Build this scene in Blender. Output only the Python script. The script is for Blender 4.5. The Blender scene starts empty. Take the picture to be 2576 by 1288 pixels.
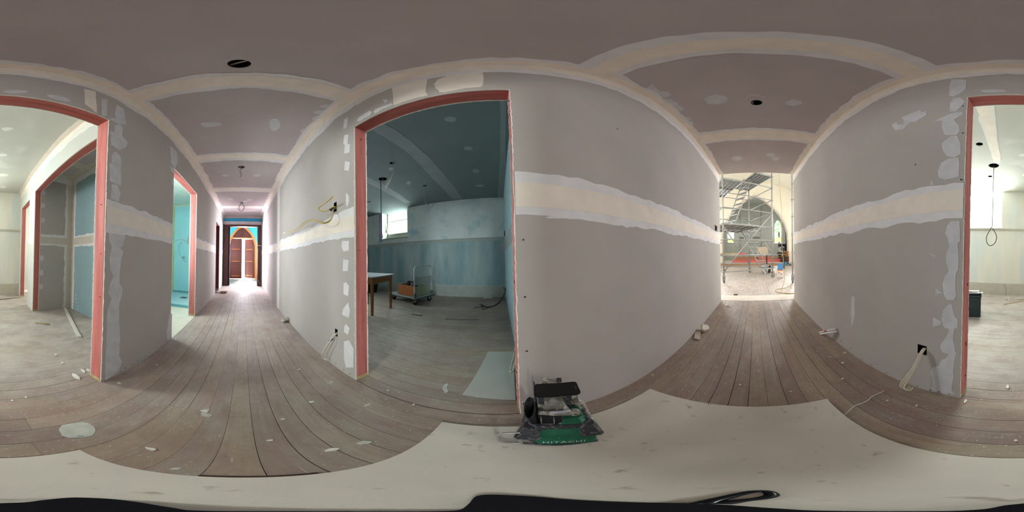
import bpy, bmesh, math, random
from mathutils import Vector, Matrix
from mathutils.geometry import tessellate_polygon
PI = math.pi
R = random.Random(7)
sc = bpy.context.scene
COL = sc.collection

# ------------------------------------------------------------------ camera (full spherical panorama, standing 1 m above the boards)
W, H = 2576, 1288
AX, AZ = 1900.0, 644.0            # image column that looks along the hall to the church, row of the horizon
def _rot():
    a, b, c = [math.radians(v) for v in (.0175, 1.2461, -.6604)]
    return Matrix.Rotation(b, 3, 'X') @ Matrix.Rotation(c, 3, 'Y') @ Matrix.Rotation(a, 3, 'Z')
RW = _rot()                        # world -> level camera frame
CAM = Vector((0, 0, 1.0))
cd = bpy.data.cameras.new('camera'); cam = bpy.data.objects.new('camera', cd); COL.objects.link(cam)
cd.type = 'PANO'; cd.clip_start = .01; cd.clip_end = 500
try: cd.cycles.panorama_type = 'EQUIRECTANGULAR'
except Exception: cd.panorama_type = 'EQUIRECTANGULAR'
az0 = math.radians((W / 2 - AX) / W * 360)
f = Vector((math.sin(az0), math.cos(az0), 0)); r_ = Vector((math.cos(az0), -math.sin(az0), 0)); u_ = Vector((0, 0, 1))
M3 = RW.transposed() @ Matrix((r_, u_, -f)).transposed()
cam.matrix_world = Matrix.Translation(CAM) @ M3.to_4x4()
sc.camera = cam

# ------------------------------------------------------------------ world, exposure, daylight, added fill lights
sc.view_settings.view_transform = 'Standard'; sc.view_settings.look = 'None'
sc.view_settings.gamma = 1; sc.view_settings.exposure = .45; sc.view_settings.use_curve_mapping = False
w = bpy.data.worlds.new('sky'); sc.world = w; w.use_nodes = True
bg = w.node_tree.nodes['Background']; bg.inputs[0].default_value = (.93, 1.0, .95, 1); bg.inputs[1].default_value = 2.2
try:
    cy = sc.cycles
    cy.use_denoising = True; cy.max_bounces = 14; cy.diffuse_bounces = 9; cy.glossy_bounces = 3; cy.transmission_bounces = 6
    cy.sample_clamp_indirect = 12; cy.caustics_reflective = False; cy.caustics_refractive = False
except Exception: pass
def area(name, loc, target, sx, sy, power, col, spread=180):
    l = bpy.data.lights.new(name, 'AREA'); l.shape = 'RECTANGLE'; l.size = sx; l.size_y = sy; l.energy = power; l.color = col; l.spread = math.radians(spread)
    o = bpy.data.objects.new(name, l); COL.objects.link(o); o.location = loc
    o.rotation_euler = (Vector(target) - Vector(loc)).to_track_quat('-Z', 'Y').to_euler(); return o
# daylight at the visible openings, plus unseen panels added as fill
area('front_door_daylight', (-.35, -9.6, 1.3), (.1, -6, 1.1), 1.6, 2.2, 1500, (.97, .92, 1))
area('porch_fill_east', (1.12, -6.95, 1.6), (-.3, -3.0, 1.3), .5, 1.5, 205, (1, .87, 1), 120)  # unseen panel inside the porch, added to brighten the front of the hall
area('porch_fill_west', (-1.12, -6.95, 1.6), (.3, -3.0, 1.3), .5, 1.5, 205, (.95, .88, 1), 120)  # west twin of the added porch panel, also out of view
area('nave_fill_east', (4.95, 5.6, 2.9), (-2, 5.0, 1.2), 2.2, 2.6, 114, (1, .99, .98))  # added panel for an imagined nave window, out of view
area('nave_fill_west', (-4.95, 5.6, 2.9), (2, 5.0, 1.2), 2.2, 2.6, 114, (1, .99, .98))  # same added panel on the west side of the nave
area('nave_fill_east_far', (4.95, 9.8, 2.9), (-2, 9, 1.5), 2.2, 2.6, 54, (1, .98, .97))  # weaker added panel further along, behind another imagined window
area('nave_fill_west_far', (-4.95, 9.8, 2.9), (2, 9, 1.5), 2.2, 2.6, 54, (1, .98, .97))  # west counterpart of the weaker added panel
area('nave_end_fill_east', (3.9, 12.3, 2.8), (0, 0, 1.3), 1.2, 3.0, 92, (.98, .98, 1), 50)  # hidden panel added beside the arch, aimed down the hall to brighten it
area('nave_end_fill_west', (-3.9, 12.3, 2.8), (0, 0, 1.3), 1.2, 3.0, 92, (.98, .98, 1), 50)  # matching added panel on the other side of the arch
area('chancel_window_daylight_left', (-2.55, 17.5, 2.6), (-1.0, 10, .5), .7, 2.4, 60, (.95, 1, .92))
area('chancel_fill_left', (-3.25, 14.6, 2.8), (0, 15, 2.2), 1.6, 2.4, 55, (1, 1, .97))  # panel hidden behind the arch, added to brighten the chancel
area('chancel_fill_right', (3.25, 15.0, 2.8), (0, 15.2, 2.2), 1.6, 2.4, 55, (1, 1, .97))  # opposite hidden panel, added for the same chancel fill
area('chancel_window_daylight_right', (2.4, 17.5, 2.6), (1.0, 10, .5), .7, 2.4, 60, (.95, 1, .92))
area('bright_room_window_daylight', (4.45, .65, 2.15), (1, .2, .6), .95, 1.1, 230, (.96, .98, 1))
area('bright_room_side_fill', (2.6, 3.35, 1.7), (1.2, 0, 1.0), 1.3, 1.1, 205, (.94, .97, 1))  # added behind an imagined side window, aimed at the doorway to fill the hall
area('dim_room_window_daylight', (-4.85, -3.1, 2.25), (-1.5, -1.5, .3), 1.0, 1.1, 85, (.88, 1, 1))
area('dim_room_back_fill', (-1.9, -5.1, 1.7), (-.9, 0, 1.2), .9, 1.1, 32, (.86, .98, 1), 110)  # hidden fill panel added before the solid back wall, aimed at the doorway
area('bathroom_fill', (1.45, -1.66, 1.75), (1.45, -4, 1.3), .7, .7, 21, (.93, 1, .97))  # unseen panel added to light the shower end; no window stands here
area('bathroom_side_fill', (1.93, -2.25, 1.5), (-.6, -2.9, 1.2), .8, 1.0, 34, (.97, 1, 1), 130)  # unseen panel added to brighten the left hall wall through the doorway
area('side_room_light_panel', (3.4, -2.4, 1.8), (3.4, -1, 1.3), .9, .9, 30, (1, 1, .95))  # light panel inside the side room, in front of a solid wall

# ------------------------------------------------------------------ materials
MATS = {}
def rgb(h):
    if isinstance(h, str):
        v = [int(h[i:i + 2], 16) / 255 for i in (0, 2, 4)]
        return tuple(x / 12.92 if x <= .04045 else ((x + .055) / 1.055) ** 2.4 for x in v)
    return h
def node(nt, typ, **kw):
    n = nt.nodes.new(typ)
    for k, v in kw.items(): setattr(n, k, v)
    return n
def mat(name, col, rough=.8, var=.06, scale=6, metal=0, bump=0, bscale=80, stretch=(1, 1, 1), spots=None, emit=None, spec=.3):
    if name in MATS: return MATS[name]
    m = bpy.data.materials.new(name); m.use_nodes = True; nt = m.node_tree; b = nt.nodes['Principled BSDF']
    col = rgb(col)
    b.inputs['Roughness'].default_value = rough; b.inputs['Metallic'].default_value = metal
    b.inputs['Specular IOR Level'].default_value = spec
    geo = node(nt, 'ShaderNodeNewGeometry'); mp = node(nt, 'ShaderNodeMapping'); mp.inputs['Scale'].default_value = stretch
    nt.links.new(geo.outputs['Position'], mp.inputs['Vector'])
    n = node(nt, 'ShaderNodeTexNoise'); n.inputs['Scale'].default_value = scale; n.inputs['Detail'].default_value = 5
    nt.links.new(mp.outputs['Vector'], n.inputs['Vector'])
    cr = node(nt, 'ShaderNodeValToRGB'); cr.color_ramp.elements[0].position = .3; cr.color_ramp.elements[1].position = .7
    cr.color_ramp.elements[0].color = (*[max(0, c * (1 - var)) for c in col], 1)
    cr.color_ramp.elements[1].color = (*[min(1, c * (1 + var)) for c in col], 1)
    nt.links.new(n.outputs['Fac'], cr.inputs['Fac']); last = cr.outputs['Color']
    if spots:       # (colour, noise scale, threshold, softness)
        sc_, ss, th, so = spots
        n2 = node(nt, 'ShaderNodeTexNoise'); n2.inputs['Scale'].default_value = ss; n2.inputs['Detail'].default_value = 6
        nt.links.new(mp.outputs['Vector'], n2.inputs['Vector'])
        mr = node(nt, 'ShaderNodeMapRange'); mr.inputs['From Min'].default_value = th; mr.inputs['From Max'].default_value = th + so
        nt.links.new(n2.outputs['Fac'], mr.inputs['Value'])
        mx = node(nt, 'ShaderNodeMix', data_type='RGBA'); mx.inputs['B'].default_value = (*rgb(sc_), 1)
        nt.links.new(mr.outputs['Result'], mx.inputs['Factor']); nt.links.new(last, mx.inputs['A']); last = mx.outputs['Result']
    nt.links.new(last, b.inputs['Base Color'])
    if bump:
        nb = node(nt, 'ShaderNodeTexNoise'); nb.inputs['Scale'].default_value = bscale; nb.inputs['Detail'].default_value = 3
        nt.links.new(mp.outputs['Vector'], nb.inputs['Vector'])
        bu = node(nt, 'ShaderNodeBump'); bu.inputs['Strength'].default_value = bump; bu.inputs['Distance'].default_value = .004
        nt.links.new(nb.outputs['Fac'], bu.inputs['Height']); nt.links.new(bu.outputs['Normal'], b.inputs['Normal'])
    if emit: b.inputs['Emission Color'].default_value = (*rgb(emit[0]), 1); b.inputs['Emission Strength'].default_value = emit[1]
    MATS[name] = m; return m
def wood(name, c1, c2, rough=.6, axis='Y', knots=None, scale=30):
    """grain running along one axis"""
    st = {'X': (.06, 1, 1), 'Y': (1, .06, 1), 'Z': (1, 1, .05)}[axis]
    if name in MATS: return MATS[name]
    m = bpy.data.materials.new(name); m.use_nodes = True; nt = m.node_tree; b = nt.nodes['Principled BSDF']
    b.inputs['Roughness'].default_value = rough; b.inputs['Specular IOR Level'].default_value = .3
    geo = node(nt, 'ShaderNodeNewGeometry'); mp = node(nt, 'ShaderNodeMapping'); mp.inputs['Scale'].default_value = st
    nt.links.new(geo.outputs['Position'], mp.inputs['Vector'])
    n = node(nt, 'ShaderNodeTexNoise'); n.inputs['Scale'].default_value = scale; n.inputs['Detail'].default_value = 6; n.inputs['Roughness'].default_value = .65
    nt.links.new(mp.outputs['Vector'], n.inputs['Vector'])
    cr = node(nt, 'ShaderNodeValToRGB'); cr.color_ramp.elements[0].position = .3; cr.color_ramp.elements[1].position = .72
    cr.color_ramp.elements[0].color = (*rgb(c1), 1); cr.color_ramp.elements[1].color = (*rgb(c2), 1)
    nt.links.new(n.outputs['Fac'], cr.inputs['Fac']); nt.links.new(cr.outputs['Color'], b.inputs['Base Color'])
    MATS[name] = m; return m
def floor_mat():
    m = bpy.data.materials.new('dusty_floor_boards'); m.use_nodes = True; nt = m.node_tree; b = nt.nodes['Principled BSDF']; L = nt.links.new
    geo = node(nt, 'ShaderNodeNewGeometry'); at_ = node(nt, 'ShaderNodeAttribute', attribute_name='rnd')
    sx = node(nt, 'ShaderNodeSeparateXYZ'); L(geo.outputs['Position'], sx.inputs[0])
    def math_(op, a, c=None, clamp=False):
        n = node(nt, 'ShaderNodeMath', operation=op, use_clamp=clamp)
        for i, v in enumerate((a, c)):
            if v is None: continue
            if isinstance(v, (int, float)): n.inputs[i].default_value = v
            else: L(v, n.inputs[i])
        return n.outputs[0]
    def mix(fa, a, c):
        n = node(nt, 'ShaderNodeMix', data_type='RGBA')
        for k, v in (('Factor', fa), ('A', a), ('B', c)):
            if isinstance(v, tuple): n.inputs[k].default_value = (*v, 1)
            elif isinstance(v, (int, float)): n.inputs[k].default_value = v
            else: L(v, n.inputs[k])
        return n.outputs['Result']
    def noise(scale, st=(1, 1, 1), det=5, off=None, ro=.55):
        mp = node(nt, 'ShaderNodeMapping'); mp.inputs['Scale'].default_value = st; L(geo.outputs['Position'], mp.inputs['Vector'])
        if off is not None:
            cx = node(nt, 'ShaderNodeCombineXYZ'); L(off, cx.inputs[0]); L(off, cx.inputs[1]); L(cx.outputs[0], mp.inputs['Location'])
        n = node(nt, 'ShaderNodeTexNoise'); n.inputs['Scale'].default_value = scale; n.inputs['Detail'].default_value = det; n.inputs['Roughness'].default_value = ro
        L(mp.outputs['Vector'], n.inputs['Vector']); return n.outputs['Fac']
    rnd = at_.outputs['Fac']
    def ramp_(v, a, c, lo=0, hi=1):
        n = node(nt, 'ShaderNodeMapRange'); n.interpolation_type = 'SMOOTHSTEP'
        n.inputs['From Min'].default_value = a; n.inputs['From Max'].default_value = c; n.inputs['To Min'].default_value = lo; n.inputs['To Max'].default_value = hi
        L(v, n.inputs['Value']); return n.outputs['Result']
    off = math_('MULTIPLY', rnd, 37.0)
    cr = node(nt, 'ShaderNodeValToRGB'); el = cr.color_ramp.elements
    el[0].position = 0; el[0].color = (*rgb('7d6a61'), 1); el[1].position = 1; el[1].color = (*rgb('968779'), 1)
    for p, c in ((.3, '8e7c6f'), (.55, '86746c'), (.8, '978069')): e = el.new(p); e.color = (*rgb(c), 1)
    L(rnd, cr.inputs['Fac'])
    g = noise(45, (1, .05, 1), 6, off, .7)
    grain = node(nt, 'ShaderNodeMapRange'); grain.inputs['From Min'].default_value = .3; grain.inputs['From Max'].default_value = .7
    grain.inputs['To Min'].default_value = .72; grain.inputs['To Max'].default_value = 1.2; L(g, grain.inputs['Value'])
    vm = node(nt, 'ShaderNodeVectorMath', operation='SCALE'); L(cr.outputs['Color'], vm.inputs[0]); L(grain.outputs['Result'], vm.inputs['Scale'])
    base = vm.outputs[0]
    warm = noise(2.3, (1, .4, 1), 3)
    mr = node(nt, 'ShaderNodeMapRange'); mr.inputs['From Min'].default_value = .52; mr.inputs['From Max'].default_value = .72; mr.inputs['To Max'].default_value = .5; L(warm, mr.inputs['Value'])
    base = mix(mr.outputs['Result'], base, rgb('94735c'))
    hp = ramp_(noise(6.5, (1, .45, 1), 7, None, .65), .47, .60, 0, .55); base = mix(hp, base, rgb('84645f'))
    hq = ramp_(noise(8.5, (1.2, .5, 1), 7, off, .65), .50, .64, 0, .5); base = mix(hq, base, rgb('98917f'))
    ht = ramp_(noise(26, (1, .6, 1), 8, None, .75), .50, .68, 0, .35); base = mix(ht, base, rgb('6b564c'))
    # plaster dust: light in the hall, heavy in the rooms and the church, plus a painted tone lift
    def ramp(v, a, c, lo=0, hi=1):
        n = node(nt, 'ShaderNodeMapRange'); n.interpolation_type = 'SMOOTHSTEP'
        n.inputs['From Min'].default_value = a; n.inputs['From Max'].default_value = c; n.inputs['To Min'].default_value = lo; n.inputs['To Max'].default_value = hi
        L(v, n.inputs['Value']); return n.outputs['Result']
    wob = math_('MULTIPLY', math_('SUBTRACT', noise(3), .5), .5)
    xx = math_('ADD', sx.outputs[0], wob)
    dA = ramp(xx, .62, 1.25, 0, .5)
    dB = ramp(math_('MULTIPLY', xx, -1), .55, 1.2, 0, .12)
    dC = ramp(sx.outputs[1], 2.6, 3.6, 0, .38)
    liftD = ramp(math_('MULTIPLY', sx.outputs[1], -1), -.1, 1.2, 0, .26)  # paler tone painted in toward the front door to lift the dim floor
    dust = math_('ADD', math_('MAXIMUM', math_('MAXIMUM', dA, dB), math_('MAXIMUM', dC, liftD)), .20)
    pat = ramp(noise(5, (1, .7, 1), 8, None, .7), .30, .72, .6, 1.35)
    dust = math_('MULTIPLY', dust, pat, True)
    base = mix(dust, base, rgb('b9b3ac'))
    # paint and plaster specks
    sp = ramp(noise(75, (1, 1, 1), 3, None, .6), .63, .68, 0, 1)
    sp = math_('MULTIPLY', sp, ramp(noise(4), .40, .55, 0, .9))
    base = mix(sp, base, rgb('ccc8c0'))
    scr = ramp(noise(14, (1, .12, 1), 7, off, .8), .60, .68, 0, .5)
    base = mix(scr, base, rgb('b8b2aa'))
    mps = node(nt, 'ShaderNodeMapping'); mps.inputs['Rotation'].default_value = (0, 0, .9); mps.inputs['Scale'].default_value = (1, .06, 1); L(geo.outputs['Position'], mps.inputs['Vector'])
    ns = node(nt, 'ShaderNodeTexNoise'); ns.inputs['Scale'].default_value = 60; ns.inputs['Detail'].default_value = 3; L(mps.outputs['Vector'], ns.inputs['Vector'])
    base = mix(ramp(ns.outputs['Fac'], .70, .74, 0, .55), base, rgb('c4c0b8'))
    L(base, b.inputs['Base Color'])
    b.inputs['Roughness'].default_value = .62; b.inputs['Specular IOR Level'].default_value = .25
    bu = node(nt, 'ShaderNodeBump'); bu.inputs['Strength'].default_value = .25; bu.inputs['Distance'].default_value = .002; L(g, bu.inputs['Height']); L(bu.outputs['Normal'], b.inputs['Normal'])
    return m
GIB = mat('grey_plasterboard_paper', (.425, .396, .370), .9, .04, 3, bump=.05)
GIBC = mat('grey_ceiling_paper', (.465, .415, .415), .9, .04, 3, bump=.05)
CORE = mat('plaster_core', (.72, .70, .64), .9, .12, 60)
CREAM = mat('cream_joint_compound', (.76, .69, .61), .8, .06, 9, stretch=(1, 1, 1), bump=.1, bscale=25)
FILL = mat('grey_white_joint_compound', (.68, .665, .675), .8, .06, 12, bump=.08, bscale=40)
FILL2 = mat('thin_skim_compound', (.55, .555, .575), .8, .08, 14)
BLUEG = mat('blue_green_wet_area_board', (.27, .40, .43), .85, .05, 3)
AQUA = mat('aqua_wet_area_board', (.34, .66, .70), .7, .04, 3)
WHITEA = mat('warm_white_lining', (.56, .56, .51), .85, .05, 2.5, spots=((.52, .55, .53), 1.6, .52, .15))
WHITEC = mat('warm_white_ceiling', (.52, .52, .47), .9, .05, 2.5, spots=((.58, .58, .53), 2.2, .6, .1))
OLDBLUE = mat('scraped_blue_plaster', (.25, .38, .42), .8, .2, 1.6, stretch=(1, 1.6, .35), spots=((.42, .49, .49), 2.0, .45, .22))
OLDPALE = mat('scraped_pale_plaster', (.60, .66, .66), .8, .08, 2.2, spots=((.36, .52, .57), 2.4, .54, .14))
OLDCREAM = mat('scraped_cream_plaster', (.78, .77, .68), .8, .05, 1.8, stretch=(1, 1.6, .35), spots=((.62, .70, .70), 1.7, .48, .25))
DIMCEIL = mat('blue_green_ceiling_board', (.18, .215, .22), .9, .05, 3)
SKIRT = mat('old_cream_painted_skirting', (.52, .50, .42), .6, .08, 8)
SKIRTB = mat('grey_blue_painted_skirting', (.36, .40, .38), .6, .08, 8)
PINK = wood('pink_treated_pine_upright', '9e564f', 'cb7d75', .7, 'Z')
PINKH = wood('pink_treated_pine_head', '965048', 'c0726a', .7, 'Y')
PINKX = wood('pink_treated_pine_head_across', '965048', 'c0726a', .7, 'X')
PINE = wood('raw_pine', '9a8656', 'c3b184', .7, 'Y')
DARKW = wood('dark_stained_timber', '2c1a18', '5a3a34', .5, 'Z')
ORANGE = wood('orange_varnished_frame', 'b4652a', 'd98a44', .4, 'Z')
DOORW = wood('red_brown_door_timber', '3a1812', '5c2c24', .45, 'Z')
HARD = mat('hardboard_sheet', (.65, .61, .545), .75, .06, 4, spots=((.40, .36, .30), 22, .64, .10), bump=.15, bscale=160)
BLACK = mat('black_void', (.004, .004, .005), .9, .0)
RUB = mat('black_rubber', (.012, .012, .014), .5, .1)
ALU = mat('dusty_aluminium', (.30, .31, .31), .5, .15, 20, metal=.3)
ALUD = mat('platform_underside', (.32, .34, .34), .6, .1, 12, metal=.2)
CHURCH = mat('church_cream_plaster', (.78, .74, .64), .85, .03, 1.2)
CHUGREY = mat('chancel_grey_green_plaster', (.46, .47, .43), .85, .03, 1.2)
CABY = mat('yellow_cable_sheath', (.52, .40, .10), .5, .1, 40)
CABW = mat('white_cable_sheath', (.55, .50, .40), .5, .08, 40)
CABG = mat('grey_cable_sheath', (.25, .24, .23), .5, .1, 40)
CABB = mat('black_cable_sheath', (.02, .025, .03), .5, .1, 40)
WHITEP = mat('white_plastic', (.75, .75, .73), .4, .05, 20)
CARD = mat('cardboard_offcut', (.50, .45, .37), .9, .08, 20)
FLOOR = floor_mat()

# ------------------------------------------------------------------ mesh helpers
def at(px, py, ax, val):
    """the point where the sight line through an image position meets a wall, floor or ceiling plane"""
    a = math.radians((px - AX) / W * 360); e = math.radians((AZ - py) / H * 180)
    d = RW.transposed() @ Vector((math.cos(e) * math.sin(a), math.cos(e) * math.cos(a), math.sin(e)))
    k = 'xyz'.index(ax); v = val - CAM[k]
    return CAM + d * (v / d[k])
def tag(o, label=None, cat=None, group=None, kind=None):
    for k, v in (('label', label), ('category', cat), ('group', group), ('kind', kind)):
        if v: o[k] = v
    return o
def obj(name, bm, m, parent=None, smooth=False):
    me = bpy.data.meshes.new(name)
    bmesh.ops.recalc_face_normals(bm, faces=bm.faces) if not getattr(bm, 'keep', False) else None
    bm.to_mesh(me); bm.free()
    for x in (m if isinstance(m, (list, tuple)) else [m]): me.materials.append(x)
    if smooth: me.polygons.foreach_set('use_smooth', [True] * len(me.polygons))
    o = bpy.data.objects.new(name, me); COL.objects.link(o)
    if parent: o.parent = parent
    return o
def empty(name, label=None, cat=None, group=None, kind=None, loc=(0, 0, 0), rz=0):
    o = bpy.data.objects.new(name, None); COL.objects.link(o); o.location = loc; o.rotation_euler = (0, 0, rz); o.empty_display_size = .1
    return tag(o, label, cat, group, kind)
def box(bm, lo, hi, mi=0, bev=0):
    v = [bm.verts.new((x, y, z)) for x in (lo[0], hi[0]) for y in (lo[1], hi[1]) for z in (lo[2], hi[2])]
    fs = [bm.faces.new([v[i] for i in q]) for q in ((0, 1, 3, 2), (4, 6, 7, 5), (0, 4, 5, 1), (2, 3, 7, 6), (0, 2, 6, 4), (1, 5, 7, 3))]
    for q in fs: q.material_index = mi
    if bev:
        es = list({e for q in fs for e in q.edges}); bmesh.ops.bevel(bm, geom=es, offset=bev, segments=2, affect='EDGES', profile=.5)
    return v
def B(name, lo, hi, m, parent=None, bev=0):
    bm = bmesh.new(); box(bm, lo, hi, 0, bev); return obj(name, bm, m, parent)
def tube_bm(bm, pts, r, seg=8, r2=None):
    pts = [Vector(p) for p in pts]; n = len(pts); rings = []
    t0 = (pts[1] - pts[0]).normalized(); up = Vector((0, 0, 1)) if abs(t0.z) < .9 else Vector((1, 0, 0)); nx = t0.cross(up).normalized()
    for i, p in enumerate(pts):
        t = (pts[min(i + 1, n - 1)] - pts[max(i - 1, 0)]).normalized()
        nx = (nx - t * nx.dot(t)).normalized(); ny = t.cross(nx)
        rr = r if r2 is None else r + (r2 - r) * i / (n - 1)
        rings.append([bm.verts.new(p + (nx * math.cos(2 * PI * k / seg) + ny * math.sin(2 * PI * k / seg)) * rr) for k in range(seg)])
    for a, c in zip(rings, rings[1:]):
        for k in range(seg): bm.faces.new((a[k], a[(k + 1) % seg], c[(k + 1) % seg], c[k]))
    bm.faces.new(rings[0]); bm.faces.new(rings[-1][::-1])
def smooth_pts(p, k=6):
    p = [Vector(q) for q in p]
    if len(p) < 3: return p
    q = [p[0] * 2 - p[1]] + p + [p[-1] * 2 - p[-2]]; out = []
    for i in range(1, len(q) - 2):
        for j in range(k):
            t = j / k; a, b_, c, d = q[i - 1], q[i], q[i + 1], q[i + 2]
            out.append(.5 * ((2 * b_) + (c - a) * t + (2 * a - 5 * b_ + 4 * c - d) * t * t + (3 * b_ - a - 3 * c + d) * t ** 3))
    return out + [p[-1]]
def T(name, pts, r, m, parent=None, seg=8, sm=0, r2=None):
    bm = bmesh.new(); tube_bm(bm, smooth_pts(pts, sm) if sm else pts, r, seg, r2); return obj(name, bm, m, parent, True)
def prism(name, poly, axis, lo, hi, m, parent=None, bm=None, mi=0):
    """poly = 2-D outline in the plane normal to axis, extruded lo..hi"""
    own = bm is None
    if own: bm = bmesh.new()
    def P(u, v, w_): return {'x': (w_, u, v), 'y': (u, w_, v), 'z': (u, v, w_)}[axis]
    a = [bm.verts.new(P(u, v, lo)) for u, v in poly]; c = [bm.verts.new(P(u, v, hi)) for u, v in poly]
    tr = tessellate_polygon([[Vector((u, v, 0)) for u, v in poly]])
    for t in tr:
        for vs in (a, c):
            try: bm.faces.new([vs[i] for i in t]).material_index = mi
            except ValueError: pass
    for i in range(len(poly)): bm.faces.new((a[i], a[(i + 1) % len(a)], c[(i + 1) % len(a)], c[i])).material_index = mi
    if own: return obj(name, bm, m, parent)
def panel(name, axis, face, back, ur, vr, holes, m, kind='structure', rounds=(), parent=None, seg=20):
    """a lining sheet wall/ceiling with real openings: front face at `face`, back at `back`; holes (u0,u1,v0,v1); rounds (u,v,r)"""
    bm = bmesh.new()
    hs = list(holes); sq = [(u - r * 1.25, u + r * 1.25, v - r * 1.25, v + r * 1.25) for u, v, r in rounds]
    us = sorted({ur[0], ur[1], *[x for h in hs + sq for x in h[:2]]}); vs = sorted({vr[0], vr[1], *[x for h in hs + sq for x in h[2:]]})
    us = [x for x in us if ur[0] <= x <= ur[1]]; vs = [x for x in vs if vr[0] <= x <= vr[1]]
    def P(u, v, w_): return {'x': (w_, u, v), 'y': (u, w_, v), 'z': (u, v, w_)}[axis]
    cache = {}
    def V(u, v, w_):
        k = (round(u, 5), round(v, 5), w_)
        if k not in cache: cache[k] = bm.verts.new(P(u, v, w_))
        return cache[k]
    def solid(i, j):
        if i < 0 or j < 0 or i >= len(us) - 1 or j >= len(vs) - 1: return False
        cu, cv = (us[i] + us[i + 1]) / 2, (vs[j] + vs[j + 1]) / 2
        return not any(h[0] < cu < h[1] and h[2] < cv < h[3] for h in hs)
    for i in range(len(us) - 1):
        for j in range(len(vs) - 1):
            if not solid(i, j): continue
            cu, cv = (us[i] + us[i + 1]) / 2, (vs[j] + vs[j + 1]) / 2
            if any(h[0] < cu < h[1] and h[2] < cv < h[3] for h in sq): continue
            q = [(us[i], vs[j]), (us[i + 1], vs[j]), (us[i + 1], vs[j + 1]), (us[i], vs[j + 1])]
            for w_ in (face, back): bm.faces.new([V(u, v, w_) for u, v in q])
            for di, dj, (a, c) in ((-1, 0, (3, 0)), (1, 0, (1, 2)), (0, -1, (0, 1)), (0, 1, (2, 3))):
                if not solid(i + di, j + dj):
                    fc = bm.faces.new((V(*q[a], face), V(*q[c], face), V(*q[c], back), V(*q[a], back))); fc.material_index = 1
    for (u, v, r), h in zip(rounds, sq):
        n = seg
        ring = [(u + r * math.cos(2 * PI * k / n), v + r * math.sin(2 * PI * k / n)) for k in range(n)]
        s = r * 1.25
        def onsq(k):
            a = 2 * PI * k / n; c, d = math.cos(a), math.sin(a); t = s / max(abs(c), abs(d)); return (u + c * t, v + d * t)
        for w_ in (face,):
            for k in range(n):
                a, c = onsq(k), onsq(k + 1)
                vv = [V(*ring[k], w_), V(*ring[(k + 1) % n], w_), V(*c, w_)]
                # corner of the square between the two spokes
                ca = [(u + sx * s, v + sy * s) for sx in (-1, 1) for sy in (-1, 1)]
                for cc in ca:
                    an = math.atan2(cc[1] - v, cc[0] - u) % (2 * PI)
                    if 2 * PI * k / n + 1e-6 < an < 2 * PI * (k + 1) / n - 1e-6: vv.append(V(*cc, w_))
                vv.append(V(*a, w_)); bm.faces.new(vv)
        depth = face + (.012 if back > face else -.012)
        for k in range(n):
            fc = bm.faces.new((V(*ring[k], face), V(*ring[(k + 1) % n], face), V(*ring[(k + 1) % n], depth), V(*ring[k], depth))); fc.material_index = 1
        deep = face + (.11 if back > face else -.11)
        for k in range(n):
            fc = bm.faces.new((V(*ring[k], depth), V(*ring[(k + 1) % n], depth), V(*ring[(k + 1) % n], deep), V(*ring[k], deep))); fc.material_index = 2
        fc = bm.faces.new([V(*q, deep) for q in ring]); fc.material_index = 2
    o = obj(name, bm, [m, CORE, BLACK], parent)
    if not parent: o['kind'] = kind
    return o
def inset(ax, val, n, d):      # plane value moved d towards the viewer side n
    return val + n * d
LAY = [0]
def patch(name, ax, val, n, pts, m, parent, jit=.004, world=False, sub=4, th=.0012, lay=0):
    """thin trowelled smear of compound lying on a wall or ceiling. pts: image outline or in-plane coordinates"""
    k = 'xyz'.index(ax); idx = [i for i in range(3) if i != k]
    if world: P2 = [Vector(p) for p in pts]
    else:
        P2 = []
        for p in pts:
            q = at(p[0], p[1], ax, val); P2.append(Vector((q[idx[0]], q[idx[1]])))
    out = []
    N = len(P2)
    for i in range(N):
        a, c = P2[i], P2[(i + 1) % N]
        for j in range(sub):
            q = a.lerp(c, j / sub); out.append((q.x + R.uniform(-jit, jit), q.y + R.uniform(-jit, jit)))
    w0 = val + n * .0002; w1 = val + n * (th + lay * .0007 + R.uniform(0, .0003))
    return prism(name, out, ax, w0, w1, m, parent)
def blob(name, ax, val, n, cu, cv, ru, rv, m, parent, jit=.12, lay=0):
    pts = [(cu + ru * math.cos(a) * (1 + R.uniform(-jit, jit)), cv + rv * math.sin(a) * (1 + R.uniform(-jit, jit))) for a in [2 * PI * i / 14 for i in range(14)]]
    return patch(name, ax, val, n, pts, m, parent, jit=.001, world=True, sub=1, lay=lay)
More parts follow.
